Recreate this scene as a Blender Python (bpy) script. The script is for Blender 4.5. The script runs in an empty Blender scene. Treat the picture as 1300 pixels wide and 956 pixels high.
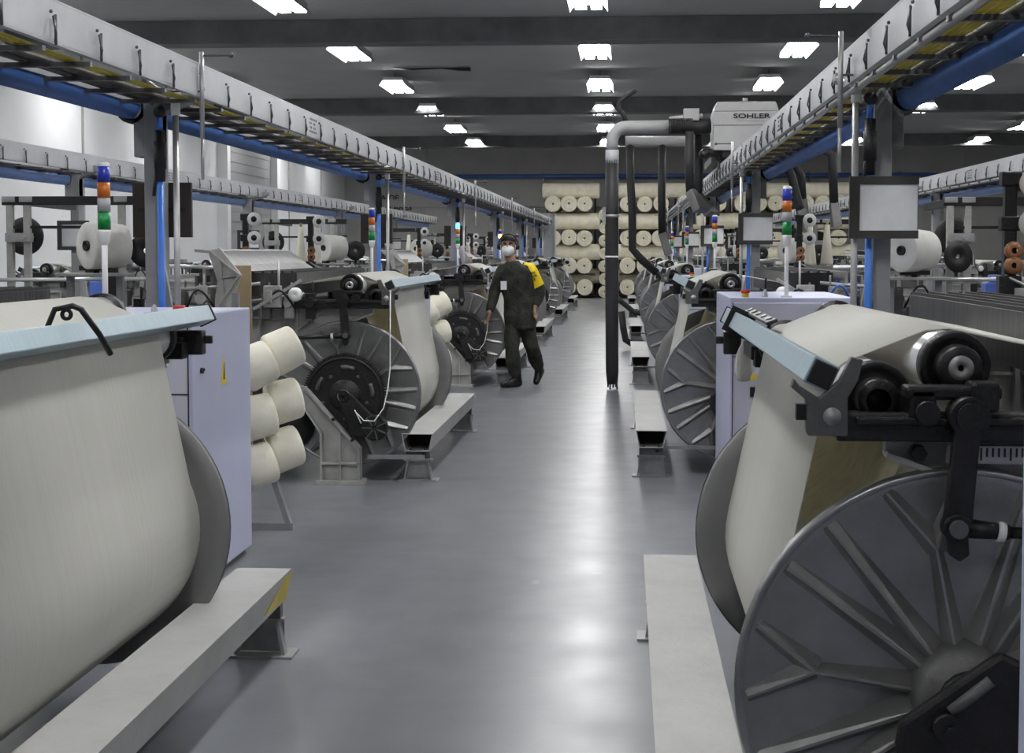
import bpy, bmesh, math, random
from mathutils import Vector, Matrix
random.seed(7)
PI = math.pi
scene = bpy.context.scene
COL = scene.collection
P = 7.75            # pitch of the looms along the hall (metres)

# ------------------------------------------------------------------ materials
MATS = {}
def mat(name, col, rough=.5, metal=0., var=.12, scale=6., bump=0., bscale=40., stretch=None, col2=None, spec=.5, emit=0., alpha=1., trans=0.):
    m = bpy.data.materials.new(name); m.use_nodes = True
    nt = m.node_tree; N = nt.nodes; L = nt.links
    b = N['Principled BSDF']
    b.inputs['Roughness'].default_value = rough
    b.inputs['Metallic'].default_value = metal
    b.inputs['Specular IOR Level'].default_value = spec
    tc = N.new('ShaderNodeTexCoord'); mp = N.new('ShaderNodeMapping')
    L.new(tc.outputs['Object'], mp.inputs['Vector'])
    if stretch: mp.inputs['Scale'].default_value = stretch
    nz = N.new('ShaderNodeTexNoise'); nz.inputs['Scale'].default_value = scale
    nz.inputs['Detail'].default_value = 5; nz.inputs['Roughness'].default_value = .6
    L.new(mp.outputs[0], nz.inputs['Vector'])
    rp = N.new('ShaderNodeValToRGB')
    c2 = col2 if col2 else tuple(max(0, c*(1-var*2)) for c in col)
    rp.color_ramp.elements[0].position = .3; rp.color_ramp.elements[1].position = .7
    rp.color_ramp.elements[0].color = (*c2, 1); rp.color_ramp.elements[1].color = (*col, 1)
    L.new(nz.outputs['Fac'], rp.inputs[0]); L.new(rp.outputs[0], b.inputs['Base Color'])
    if bump:
        n2 = N.new('ShaderNodeTexNoise'); n2.inputs['Scale'].default_value = bscale; n2.inputs['Detail'].default_value = 4
        L.new(mp.outputs[0], n2.inputs['Vector'])
        bp = N.new('ShaderNodeBump'); bp.inputs['Strength'].default_value = bump; bp.inputs['Distance'].default_value = .01
        L.new(n2.outputs['Fac'], bp.inputs['Height']); L.new(bp.outputs[0], b.inputs['Normal'])
    if emit:
        b.inputs['Emission Color'].default_value = (*col, 1); b.inputs['Emission Strength'].default_value = emit
    if alpha < 1: b.inputs['Alpha'].default_value = alpha
    if trans: b.inputs['Transmission Weight'].default_value = trans
    MATS[name] = m
    return m
def g(v): return (v, v, v)
mat('tray', (.47,.48,.50), .45, .1, .08, 3, .1, 30)
mat('conduit', (.42,.42,.42), .35, .5, .1, 8)
mat('blue_pipe', (.065,.155,.43), .35, 0, .15, 4)
mat('light_blue_pipe', (.27,.42,.82), .35, 0, .1, 4)
mat('blue_hose', (.03,.17,.62), .4, 0, .1, 8)
mat('blue_plastic', (.10,.18,.60), .4)
mat('column_paint', (.27,.275,.285), .5, .1, .1, 5)
mat('wire', (.10,.10,.11), .4, .5)
mat('yellow_cable', (.55,.45,.03), .5)
mat('dark_cable', (.07,.065,.05), .6)
mat('black_iron', (.016,.016,.017), .42, .2, .25, 12, .35, 60)
mat('black_rubber', (.018,.018,.020), .55, 0, .2, 10, .2, 60)
mat('grey_cast', (.42,.42,.40), .55, .15, .15, 7, .35, 70)
mat('mid_cast', (.15,.15,.15), .5, .3, .2, 7, .3, 70)
mat('flange_alu', (.31,.31,.305), .38, .7, .16, 5, .3, 35)
mat('rim_alu', (.32,.32,.33), .30, .8, .15, 9)
mat('plate_alu', (.25,.25,.25), .45, .5, .12, 3, .2, 25)
mat('chrome', (.80,.80,.81), .28, .75, .06, 5)
mat('galv', (.42,.42,.42), .4, .6, .15, 9)
mat('bench_paint', (.44,.44,.43), .5, .05, .08, 4, .2, 40)
mat('bench_dark', (.02,.02,.02), .8)
mat('cabinet', (.48,.50,.66), .38, 0, .04, 2)
mat('cabinet_side', (.50,.51,.60), .4, 0, .04, 2)
mat('guard_bar', (.33,.44,.50), .35, .15, .10, 10, 0, 30, (1,12,1))
mat('khaki', (.86,.79,.55), .85, 0, .1, 20)
mat('cone_yarn', (.86,.83,.70), .85, 0, .05, 9, .5, 220)
mat('cone_core', (.42,.36,.20), .8)
mat('white_yarn', (.78,.77,.73), .85, 0, .06, 9, .5, 220)
mat('white_plastic', (.78,.78,.78), .35, 0, .04)
mat('clear_lens', (.40,.42,.43), .25)
mat('lens_blue', (.02,.05,.48), .3); mat('lens_orange', (.62,.16,.015), .3); mat('lens_green', (.0,.24,.05), .3)
mat('lens_blue_lit', (.05,.35,1.), .3, emit=5.); mat('lens_orange_lit', (1.,.35,.05), .3, emit=9.)
mat('brown_ceramic', (.35,.15,.06), .4, 0, .3, 20)
mat('brown_board', (.035,.026,.02), .6, 0, .2, 8)
mat('board_frame', (.035,.033,.031), .5)
mat('paper', (.62,.63,.65), .6, 0, .06, 9)
mat('sticker_yellow', (.65,.52,.05), .5)
mat('red_button', (.55,.03,.02), .35); mat('yellow_button', (.75,.6,.02), .4)
mat('cloth_roll', (.80,.76,.61), .9, 0, .10, 4, .4, 60)
mat('cloth_roll_end', (.76,.72,.57), .9, 0, .10, 5, .4, 60)
mat('pallet', (.08,.075,.06), .8)
mat('blower', (.36,.36,.36), .5, 0, .05, 3)
mat('black_ink', (.012,.012,.012), .6)
mat('skin', (.33,.19,.12), .5, 0, .08, 12)
mat('hair', (.01,.009,.009), .6)
mat('boot', (.010,.010,.010), .38)
mat('mask', (.80,.80,.80), .7, 0, .03)
mat('armband', (.85,.62,.0), .6, 0, .04)
mat('grey_panel', (.30,.31,.32), .4, 0, .1, 4)
mat('tan_panel', (.36,.28,.16), .7, 0, .1, 6)
mat('carton', (.33,.21,.08), .8)
mat('lamp_on', (1,1,1), .5, emit=1.)
MATS['lamp_on'].node_tree.nodes['Principled BSDF'].inputs['Emission Strength'].default_value = 23.
mat('lamp_bright', (1,1,1), .5, emit=1.)
MATS['lamp_bright'].node_tree.nodes['Principled BSDF'].inputs['Emission Strength'].default_value = 38.
mat('lamp_case', (.55,.55,.55), .5)

def nodes_of(name, rough, metal=0.):
    m = bpy.data.materials.new(name); m.use_nodes = True; MATS[name] = m
    b = m.node_tree.nodes['Principled BSDF']; b.inputs['Roughness'].default_value = rough; b.inputs['Metallic'].default_value = metal
    return m, m.node_tree.nodes, m.node_tree.links, b
# camouflage
m, N, L, b = nodes_of('camouflage', .85)
tc = N.new('ShaderNodeTexCoord'); nz = N.new('ShaderNodeTexNoise'); nz.inputs['Scale'].default_value = 11; nz.inputs['Detail'].default_value = 2
L.new(tc.outputs['Object'], nz.inputs['Vector']); rp = N.new('ShaderNodeValToRGB'); rp.color_ramp.interpolation = 'CONSTANT'
e = rp.color_ramp.elements; e[0].position = 0; e[0].color = (.010,.010,.009,1); e[1].position = .43; e[1].color = (.022,.024,.017,1)
x = e.new(.52); x.color = (.016,.019,.013,1); x = e.new(.60); x.color = (.034,.033,.024,1)
L.new(nz.outputs['Fac'], rp.inputs[0]); L.new(rp.outputs[0], b.inputs['Base Color'])
# warp yarn sheet: cream white with very fine lines along the run of the yarn
m, N, L, b = nodes_of('warp_sheet', .75)
tc = N.new('ShaderNodeTexCoord'); mp = N.new('ShaderNodeMapping'); mp.inputs['Scale'].default_value = (.4, 130, .4)
nz = N.new('ShaderNodeTexNoise'); nz.inputs['Scale'].default_value = 1.2; nz.inputs['Detail'].default_value = 4
L.new(tc.outputs['Object'], mp.inputs['Vector']); L.new(mp.outputs[0], nz.inputs['Vector'])
rp = N.new('ShaderNodeValToRGB'); rp.color_ramp.elements[0].position = .28; rp.color_ramp.elements[1].position = .60
rp.color_ramp.elements[0].color = (.66,.655,.62,1); rp.color_ramp.elements[1].color = (.74,.735,.70,1)
L.new(nz.outputs['Fac'], rp.inputs[0]); L.new(rp.outputs[0], b.inputs['Base Color'])
bp = N.new('ShaderNodeBump'); bp.inputs['Strength'].default_value = .15; bp.inputs['Distance'].default_value = .002
L.new(nz.outputs['Fac'], bp.inputs['Height']); L.new(bp.outputs[0], b.inputs['Normal'])
tl = N.new('ShaderNodeBsdfTranslucent'); tl.inputs[0].default_value = (.85,.83,.76,1); ms = N.new('ShaderNodeMixShader'); ms.inputs[0].default_value = .38
L.new(b.outputs[0], ms.inputs[1]); L.new(tl.outputs[0], ms.inputs[2])
for n_ in N:
    if n_.type == 'OUTPUT_MATERIAL': L.new(ms.outputs[0], n_.inputs[0])
# drop wires: dark with thin light verticals
m, N, L, b = nodes_of('drop_wires', .4, .4)
tc = N.new('ShaderNodeTexCoord'); mp = N.new('ShaderNodeMapping'); mp.inputs['Scale'].default_value = (3, 60, .8)
nz = N.new('ShaderNodeTexNoise'); nz.inputs['Scale'].default_value = 2; nz.inputs['Detail'].default_value = 3
L.new(tc.outputs['Object'], mp.inputs['Vector']); L.new(mp.outputs[0], nz.inputs['Vector'])
rp = N.new('ShaderNodeValToRGB'); rp.color_ramp.elements[0].position = .42; rp.color_ramp.elements[1].position = .75
rp.color_ramp.elements[0].color = (.016,.016,.017,1); rp.color_ramp.elements[1].color = (.11,.11,.115,1)
L.new(nz.outputs['Fac'], rp.inputs[0]); L.new(rp.outputs[0], b.inputs['Base Color'])
# epoxy floor
m, N, L, b = nodes_of('epoxy_floor', .3)
b.inputs['Specular IOR Level'].default_value = .5
tc = N.new('ShaderNodeTexCoord')
def nz_(scale, detail, st, rough=.5):
    mp = N.new('ShaderNodeMapping'); mp.inputs['Scale'].default_value = st
    n_ = N.new('ShaderNodeTexNoise'); n_.inputs['Scale'].default_value = scale; n_.inputs['Detail'].default_value = detail; n_.inputs['Roughness'].default_value = rough
    L.new(tc.outputs['Object'], mp.inputs['Vector']); L.new(mp.outputs[0], n_.inputs['Vector']); return n_
def rmp(n_, p0, c0, p1, c1):
    r_ = N.new('ShaderNodeValToRGB'); r_.color_ramp.elements[0].position = p0; r_.color_ramp.elements[1].position = p1
    r_.color_ramp.elements[0].color = (*c0,1); r_.color_ramp.elements[1].color = (*c1,1); L.new(n_.outputs['Fac'], r_.inputs[0]); return r_
def mul(a, b_):
    m_ = N.new('ShaderNodeMixRGB'); m_.blend_type = 'MULTIPLY'; m_.inputs[0].default_value = 1; L.new(a.outputs[0], m_.inputs[1]); L.new(b_.outputs[0], m_.inputs[2]); return m_
base = rmp(nz_(.7, 3, (1,.6,1)), .3, (.172,.182,.200), .7, (.205,.215,.235))
gantry_shade = rmp(nz_(1.6, 3, (1.1,.05,1)), .36, (.80,.80,.80), .58, (1,1,1))       # gantry shadows and reflections painted as darker streaks along the aisle
mot = rmp(nz_(5, 4, (1,.7,1)), .35, (.90,.90,.90), .65, (1,1,1))
c_ = mul(mul(base, gantry_shade), mot)
sc_ = rmp(nz_(4.5, 2, (1.2,.9,1), .4), .74, (0,0,0), .80, (.55,.55,.55))
sc2 = rmp(nz_(1.1, 2, (1,.8,1)), .50, (0,0,0), .62, (1,1,1))
k_ = mul(sc_, sc2)
mx = N.new('ShaderNodeMixRGB'); mx.inputs[2].default_value = (.42,.43,.44,1)
L.new(k_.outputs[0], mx.inputs[0]); L.new(c_.outputs[0], mx.inputs[1]); L.new(mx.outputs[0], b.inputs['Base Color'])
rr = N.new('ShaderNodeMapRange'); rr.inputs[1].default_value = .3; rr.inputs[2].default_value = .7; rr.inputs[3].default_value = .285; rr.inputs[4].default_value = .36
L.new(nz_(3, 4, (1,1,1)).outputs['Fac'], rr.inputs[0]); L.new(rr.outputs[0], b.inputs['Roughness'])
bp = N.new('ShaderNodeBump'); bp.inputs['Strength'].default_value = .09; bp.inputs['Distance'].default_value = .01
L.new(nz_(5, 3, (1,1.6,1)).outputs['Fac'], bp.inputs['Height']); L.new(bp.outputs[0], b.inputs['Normal'])
# concrete and walls
mat('ceiling_paint', (.37,.37,.365), .9, 0, .06, .8, .1, 6)
mat('beam_paint', (.17,.172,.175), .85, 0, .2, 1.5, .3, 6)
mat('wall_white', (.80,.81,.82), .8, 0, .04, .6)
mat('wall_grey', (.40,.40,.385), .85, 0, .08, .8)
mat('gate_grey', (.34,.345,.35), .6, 0, .06, 1)

# ------------------------------------------------------------------ mesh helpers
def V(*a): return Vector(a)
def basis(d):
    d = d.normalized()
    u = Vector((0,0,1)) if abs(d.z) < .9 else Vector((1,0,0))
    a = d.cross(u).normalized(); b_ = d.cross(a).normalized()
    return a, b_, d
class MB:
    def __init__(s): s.v = []; s.f = []; s.sm = []
    def add(s, vs, fs, smooth=False):
        o = len(s.v); s.v += [Vector(p) for p in vs]
        s.f += [tuple(i+o for i in q) for q in fs]; s.sm += [smooth]*len(fs); return s
    def box(s, x0, x1, y0, y1, z0, z1):
        vs = [(x,y,z) for x in (x0,x1) for y in (y0,y1) for z in (z0,z1)]
        return s.add(vs, [(0,1,3,2),(4,6,7,5),(0,4,5,1),(2,3,7,6),(0,2,6,4),(1,5,7,3)])
    def bar(s, p, q, w, h=None, up=None):
        p = Vector(p); q = Vector(q); h = h or w; d = (q-p)
        up = Vector(up) if up else (Vector((0,0,1)) if abs(d.normalized().z) < .95 else Vector((0,1,0)))
        a = d.cross(up).normalized()*(w/2); b_ = a.cross(d).normalized()*(h/2)
        vs = [p-a-b_, p+a-b_, p+a+b_, p-a+b_, q-a-b_, q+a-b_, q+a+b_, q-a+b_]
        return s.add(vs, [(0,3,2,1),(4,5,6,7),(0,1,5,4),(1,2,6,5),(2,3,7,6),(3,0,4,7)])
    def cyl(s, p, q, r, r2=None, n=16, cap=True):
        p = Vector(p); q = Vector(q); r2 = r if r2 is None else r2
        a, b_, d = basis(q-p); vs = []
        for c, R in ((p, r), (q, r2)):
            for i in range(n):
                t = 2*PI*i/n; vs.append(c + (a*math.cos(t)+b_*math.sin(t))*R)
        o = len(s.v)
        s.add(vs, [(i, (i+1)%n, n+(i+1)%n, n+i) for i in range(n)], True)
        if cap:
            s.f += [tuple(o+i for i in reversed(range(n))), tuple(o+n+i for i in range(n))]; s.sm += [False, False]
        return s
    def lathe(s, c, axis, prof, n=32, closed=False, smooth=True):
        c = Vector(c); a, b_, d = basis(Vector(axis)); o = len(s.v); k = len(prof); vs = []
        for r, h in prof:
            for i in range(n):
                t = 2*PI*i/n; vs.append(c + d*h + (a*math.cos(t)+b_*math.sin(t))*r)
        fs = []
        for j in range(k if closed else k-1):
            j2 = (j+1) % k
            for i in range(n): fs.append((j*n+i, j*n+(i+1)%n, j2*n+(i+1)%n, j2*n+i))
        s.add(vs, fs, smooth); return s
    def tube(s, pts, r, n=10, cap=True):
        pts = [Vector(p) for p in pts]; rings = []; prev = None; vs = []
        for i, p in enumerate(pts):
            d = (pts[min(i+1, len(pts)-1)] - pts[max(i-1, 0)]).normalized()
            if prev is None: a, b_, _ = basis(d)
            else:
                a = (prev - d*prev.dot(d)).normalized(); b_ = d.cross(a)
            prev = a; R = r[i] if isinstance(r, (list, tuple)) else r
            for j in range(n):
                t = 2*PI*j/n; vs.append(p + (a*math.cos(t)+b_*math.sin(t))*R)
        fs = [(i*n+j, i*n+(j+1)%n, (i+1)*n+(j+1)%n, (i+1)*n+j) for i in range(len(pts)-1) for j in range(n)]
        o = len(s.v); s.add(vs, fs, True)
        if cap:
            m_ = (len(pts)-1)*n
            s.f += [tuple(o+i for i in reversed(range(n))), tuple(o+m_+i for i in range(n))]; s.sm += [False, False]
        return s
    def prism(s, poly, axis, t0, t1):
        """poly: 2-D points; axis 'y' -> (x,z) plane extruded in y; 'x' -> (y,z); 'z' -> (x,y)"""
        def mk(a, b_, t): return {'y': (a,t,b_), 'x': (t,a,b_), 'z': (a,b_,t)}[axis]
        n = len(poly); vs = [mk(a,b_,t0) for a,b_ in poly] + [mk(a,b_,t1) for a,b_ in poly]
        return s.add(vs, [tuple(range(n)), tuple(reversed(range(n,2*n)))] + [(i,n+i,n+(i+1)%n,(i+1)%n) for i in range(n)])
    def sphere(s, c, r, n=12, m=8, sc=(1,1,1)):
        vs = []; fs = []
        for j in range(1, m):
            p = PI*j/m
            for i in range(n):
                t = 2*PI*i/n; vs.append((c[0]+r*sc[0]*math.sin(p)*math.cos(t), c[1]+r*sc[1]*math.sin(p)*math.sin(t), c[2]+r*sc[2]*math.cos(p)))
        top = len(vs); vs += [(c[0],c[1],c[2]+r*sc[2]), (c[0],c[1],c[2]-r*sc[2])]
        for j in range(m-2):
            for i in range(n): fs.append((j*n+i, (j+1)*n+i, (j+1)*n+(i+1)%n, j*n+(i+1)%n))
        for i in range(n):
            fs.append((top, i, (i+1)%n)); fs.append((top+1, (m-2)*n+(i+1)%n, (m-2)*n+i))
        return s.add(vs, fs, True)
    def build(s, name, m, parent=None, flip=False, bevel=0., label=None, loc=None, fixn=True):
        me = bpy.data.meshes.new(name)
        vs = [(-p.x, p.y, p.z) if flip else tuple(p) for p in s.v]
        me.from_pydata(vs, [], s.f)
        for p, q in zip(me.polygons, s.sm): p.use_smooth = q
        if fixn:
            bm = bmesh.new(); bm.from_mesh(me); bmesh.ops.recalc_face_normals(bm, faces=bm.faces); bm.to_mesh(me); bm.free()
        me.materials.append(MATS[m]); me.update()
        o = bpy.data.objects.new(name, me); COL.objects.link(o)
        if parent: o.parent = parent
        if loc: o.location = loc
        if bevel:
            b_ = o.modifiers.new('bevel', 'BEVEL'); b_.width = bevel; b_.segments = 2; b_.limit_method = 'ANGLE'
        if label: o['label'] = label
        return o
def empty(name, loc=(0,0,0), rz=0.):
    o = bpy.data.objects.new(name, None); o.empty_display_size = .2; COL.objects.link(o)
    o.location = loc; o.rotation_euler = (0,0,rz); return o
def tag(o, label, cat, group=None):
    o['label'] = label; o['category'] = cat
    if group: o['group'] = group
    return o
def struct(o): o['kind'] = 'structure'; return o
CH = {}
def copy_tree(o, parent=None):
    c = o.copy(); COL.objects.link(c)
    if parent: c.parent = parent
    for ch in list(o.children): copy_tree(ch, c)
    return c
ORD = ['nearest','second','third','fourth','fifth','sixth','seventh','eighth','ninth','tenth','eleventh','twelfth']
def arc(c, r, a0, a1, n):
    return [(c[0]+r*math.cos(math.radians(a0+(a1-a0)*i/(n-1))), c[1]+r*math.sin(math.radians(a0+(a1-a0)*i/(n-1)))) for i in range(n)]
def text_obj(s, size, m, parent, loc, rot, name, extr=.002, ax='CENTER', sx=1.):
    cu = bpy.data.curves.new(name, 'FONT'); cu.body = s; cu.size = size; cu.extrude = extr; cu.align_x = ax; cu.align_y = 'CENTER'
    cu.offset = size*.02
    o = bpy.data.objects.new(name, cu); COL.objects.link(o); cu.materials.append(MATS[m])
    dg = bpy.context.evaluated_depsgraph_get(); me = bpy.data.meshes.new_from_object(o.evaluated_get(dg))
    q = bpy.data.objects.new(name, me); COL.objects.link(q); bpy.data.objects.remove(o)
    if not me.materials: me.materials.append(MATS[m])
    q.location = loc; q.rotation_euler = rot; q.scale = (sx,1,1)
    if parent: q.parent = parent
    return q

# ------------------------------------------------------------------ hall
XL, XR, YF, YN, HC = -10., 16., 56., -9., 5.27
struct(MB().box(XL,XR,YN,YF,-.1,0).build('floor','epoxy_floor'))
struct(MB().box(XL,XR,YN,YF,HC,HC+.1).build('ceiling','ceiling_paint'))
mb = MB().box(XL-.2,XL,YN,YF,-.1,HC+.1)
struct(mb.build('wall_left','wall_white'))
struct(MB().box(XR,XR+.2,YN,YF,-.1,HC+.1).build('wall_right','wall_grey'))
struct(MB().box(XL,XR,YF,YF+.2,-.1,HC+.1).build('wall_back','wall_grey'))
n = 0
for yb in (-1.2, 12., 25.0, 38.0, 50.6):
    n += 1
    struct(MB().box(XL,XR,yb,yb+.55,4.90,HC).build('trim_%d' % n,'beam_paint', bevel=.01))
for yy in (20.0, 28.6, 34.0, 46.5, 51.5):        # joints between the wall panels
    n += 1
    struct(MB().box(XL,XL+.03,yy-.03,yy+.03,0,HC).build('trim_%d' % n,'wall_grey'))
for xx in (-7.1, -3.7, -.6, 2.5, 5.6, 8.7, 11.8):
    n += 1
    struct(MB().box(xx-.05,xx+.05,YF-.05,YF,0,HC).build('trim_%d' % n,'wall_grey'))
d1 = MB().box(XL,XL+.06,38.6,43.9,0,4.6)
for k in range(18): d1.box(XL+.06,XL+.075,38.6,43.9,.1+k*.25,.11+k*.25)
struct(d1.build('door_1','gate_grey'))
struct(MB().box(XL,XL+.25,38.3,38.6,0,HC).build('trim_%d' % (n+1),'wall_white'))
struct(MB().box(XL,XL+.25,43.9,44.2,0,HC).build('trim_%d' % (n+2),'wall_white'))
struct(MB().box(XL,XR,YF-.12,YF-.02,3.15,3.42).build('trim_%d' % (n+3),'wall_grey'))
# long blue pipe on brackets high on the back wall
t = empty('water_pipe',(-6.5,55.7,4.22)); tag(t,'long dark blue pipe running high across the back wall','pipe')
MB().cyl((0,0,0),(20,0,0),.075).build('pipe_run','blue_pipe',t)
for k in range(7): MB().box(.5+k*3.1,.56+k*3.1,-.05,.28,-.45,.12).build('bracket','column_paint',t)
# writing on the back wall
t = empty('wall_sign',(-8.0,55.98,0)); tag(t,'black painted capital letters high on the left end of the back wall','sign')
text_obj('\u00c1REA DE', .27, 'black_ink', t, (-.64,-.01,3.47), (PI/2,0,0), 'lettering', sx=1.12)
text_obj('TELARES', .27, 'black_ink', t, (-.16,-.01,3.13), (PI/2,0,0), 'lettering', sx=1.12)
# dark slot in the ceiling
t = empty('ceiling_slot',(-3.85,31.6,5.24)); tag(t,'thin dark ragged slot hanging from the ceiling between the lamps','ceiling slot')
MB().prism([(-.78,0),(-.4,-.035),(.2,-.01),(.5,-.05),(.76,-.06),(.76,.01),(-.78,.01)],'y',-.05,.05).build('slot_cover','black_iron',t)

# ------------------------------------------------------------------ ceiling lamps
def make_lamp(mt='lamp_on'):
    t = empty('ceiling_light')
    c = MB().box(-.20,.20,-.95,.95,.07,.14)
    c.add([(-.20,-.95,.07),(-.20,.95,.07),(-.27,.98,-.03),(-.27,-.98,-.03)],[(0,1,2,3)]).add([(.20,-.95,.07),(.20,.95,.07),(.27,.98,-.03),(.27,-.98,-.03)],[(0,1,2,3)])
    c.build('reflector','lamp_case',t)
    for s in (-1,1): MB().box(s*.11-.075,s*.11+.075,-.92,.92,.0,.05).build('tube_lamp',mt,t)
    for s in (-1,1): MB().cyl((0,s*.6,.14),(0,s*.6,.32),.008,n=6).build('hanger','wire',t)
    return t
lamp0 = None; lamp1 = None
rows = [(-8.7,'row nearest the white left wall'),(-4.75,'row left of the aisle'),(-.52,'row over the aisle'),(2.9,'row right of the aisle'),(7.05,'row over the right bay'),(10.9,'row farthest right')]
for rx, rn in rows:
    for k in range(-4, 6):
        y = 21.6 + 5.75*k
        if rx == -.52:
            if lamp1 is None: lamp1 = make_lamp('lamp_bright'); o = lamp1
            else: o = copy_tree(lamp1)
        elif lamp0 is None: lamp0 = make_lamp(); o = lamp0
        else: o = copy_tree(lamp0)
        o.location = (rx, y, 5.0)
        seen = k if k >= 0 else 5-k
        if k >= 0: lab = 'lit ceiling lamp in view, %s of the %s' % (ORD[k] if k else 'nearest', rn)
        else: lab = 'lit ceiling lamp overhead out of view, %s of the %s' % (ORD[-k-1], rn)
        tag(o, lab, 'ceiling lamp', 'fluorescent lamps under the ceiling')

# ------------------------------------------------------------------ gantries
def column(x, y, s, board, names, pole=True):
    """steel post; s=+1: the tray hangs on the -x side"""
    t = empty('steel_column',(x,y,0)); tag(t, names[0], 'column', 'steel columns carrying the cable trays')
    MB().box(-.045,.045,-.08,.08,.012,2.42).box(-.10,.10,-.12,.12,0,.012).build('post','column_paint',t,bevel=.004)
    MB().prism([(-.045,2.1),(-.045,2.36),(-.24*s if s>0 else .24*s,2.46),(-.24,2.5),(.16,2.5),(.16,2.46),(.045,2.36),(.045,2.1)] if s>0 else
               [(.045,2.1),(.045,2.36),(.3,2.46),(.3,2.5),(-.16,2.5),(-.16,2.46),(-.045,2.36),(-.045,2.1)],'y',-.06,.06).build('head_bracket','column_paint',t,bevel=.004)
    MB().box(s*.045,s*.105,-.07,.07,2.12,2.38).build('clamp_box','mid_cast' if s>0 else 'column_paint',t,bevel=.005)
    MB().lathe((s*.12,0,2.39),(0,1,0),[(.062,-.07),(.085,-.07),(.085,.07),(.062,.07)],18,True).build('pipe_clamp','black_iron',t)
    MB().bar((-s*.03,-.05,1.55),(-s*.34,-.25,.0),.05,.03).build('brace','column_paint',t)
    return t
def hose_set(col, dx, dy):
    L_ = (dx,dy,0)
    h = MB().cyl((0,0,.3),(0,0,2.05),.019,n=10).cyl((0,0,2.22),(0,0,2.36),.017,n=10).build('air_hose','blue_hose',col,loc=L_)
    MB().cyl((0,0,1.98),(0,0,2.26),.028,n=10).cyl((0,0,2.05),(0,0,2.20),.034,n=10).sphere((0,0,2.36),.035).cyl((-.02,-.01,2.05),(-.035,-.01,1.9),.01,n=6).build('valve','black_rubber',h)
def conduit_set(col, dx, dy, s):
    L_ = (dx,dy,0)
    c = MB().cyl((0,0,.3),(0,0,2.42),.017,n=10).build('conduit','conduit',col,loc=L_)
    MB().sphere((0,0,2.44),.04).cyl((0,0,2.34),(0,0,2.42),.026,n=10).build('junction','white_plastic',c)
    MB().tube([(0,0,2.45),(s*.05,-.08,2.45),(s*.08,-.3,2.50),(s*.02,-.55,2.56),(-s*.05,-.8,2.58)],.018).build('bend','conduit',c)
    MB().tube([(0,0,2.45),(-s*.03,.06,2.44),(-s*.08,.1,2.47)],.016).build('bend','conduit',c)
hook_mesh = {}
def gantry(xp, xpipe, zpipe, s, y0, y1, side, cols, yellow=True):
    """xp = aisle-side face of the tray; s=+1 the tray runs on towards +x"""
    t = empty('cable_tray',(xp,0,2.43)); tag(t,'white sheet-metal cable tray on posts, %s' % side,'cable tray')
    MB().box(0,s*.012,y0,y1,0,.165).box(0,s*.05,y0,y1,.165,.175).box(0,s*.03,y0,y1,-.006,.006).build('side_panel','tray',t,bevel=.002)
    MB().box(s*.40,s*.41,y0,y1,-.02,.05).build('back_rail','tray',t)
    if s > 0: MB().cyl((s*.03,y0,-.035),(s*.03,y1,-.035),.018,n=10).build('conduit','conduit',t)
    if yellow:
        for k in range(4 if s > 0 else 2):
            MB().tube([(s*(.085+.028*k), y0+i*1.0, -.012+.004*math.sin(i*1.7+k)) for i in range(int(y1-y0)+1)],.010,6).build('yellow_cable','yellow_cable',t)
    for k in range(5): MB().tube([(s*(.215+.03*k), y0+i*1.0, -.008+.006*math.sin(i*1.3+k*2)) for i in range(int(y1-y0)+1)],.013,6).build('dark_cable','dark_cable',t)
    rung = None; hook = None; y = y0+.3; cnt = 0
    while y < y1:
        if cnt < 98:
            if rung is None:
                rung = MB().box(0,s*.42,-.02,.02,-.045,-.025).build('rung','wire',t)
                hook = MB().cyl((-s*.012,0,-.01),(-s*.012,0,.11),.006,n=6).tube([(-s*.012,-.01,0),(-s*.03,-.045,.03),(-s*.015,-.035,.10)],.005,6).sphere((-s*.012,-.05,.115),.008,6,4).build('wire_hook','wire',t)
                r, h = rung, hook
            else: r = copy_tree(rung, t); h = copy_tree(hook, t)
            r.location = (0,y,0); h.location = (0,y+.1,0)
        cnt += 1; y += .55
    # groups of punched holes
    y = 11.35-2*P
    perf = None
    while y < y1:
        if y > y0:
            if perf is None:
                q = MB()
                for i in range(6):
                    for j in range(4):
                        if j in (1,2) and i in (2,5): continue
                        q.cyl((-s*.002,i*.045+(j%2)*.012,.035+j*.03),(s*.002,i*.045+(j%2)*.012,.035+j*.03),.0098,n=6)
                perf = q.build('punched_hole_pattern','black_ink',t); pp = perf
            else: pp = copy_tree(perf, t)
            pp.location = (0,y,0)
        y += P
    t2 = empty('air_pipe',(xpipe,0,zpipe)); tag(t2,'blue compressed air pipe along the cable tray, %s' % side,'pipe')
    MB().cyl((0,y0,0),(0,y1,0),.062,n=14).build('pipe_run','blue_pipe' if abs(xpipe) < 3 else 'light_blue_pipe',t2)
    cp = None
    for cy in cols:
        if cp is None: cp = MB().lathe((0,0,0),(0,1,0),[(.060,.10),(.078,.10),(.078,.16),(.070,.18),(.070,.26),(.078,.28),(.078,.34),(.060,.34)],16).build('coupling','white_plastic' if abs(xpipe) > 3 else 'mid_cast',t2); c = cp
        else: c = copy_tree(cp, t2)
        c.location = (0,cy,0)
LC = [.95+P*k for k in range(7)]; RC = [.45+P*k for k in range(7)]
gantry(-2.28,-2.75,2.393,-1,-3,49,'first row left of the aisle', LC)
gantry(1.10,1.43,2.372,1,-3,49,'first row right of the aisle', RC)
gantry(-5.60,-5.90,2.352,-1,-3,47,'second row toward the white left wall', [8.6+P*k for k in range(5)], False)
gantry(4.10,4.47,2.345,1,-3,47,'second row right, beyond the first right row', [14.65+P*k for k in range(4)], False)
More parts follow.
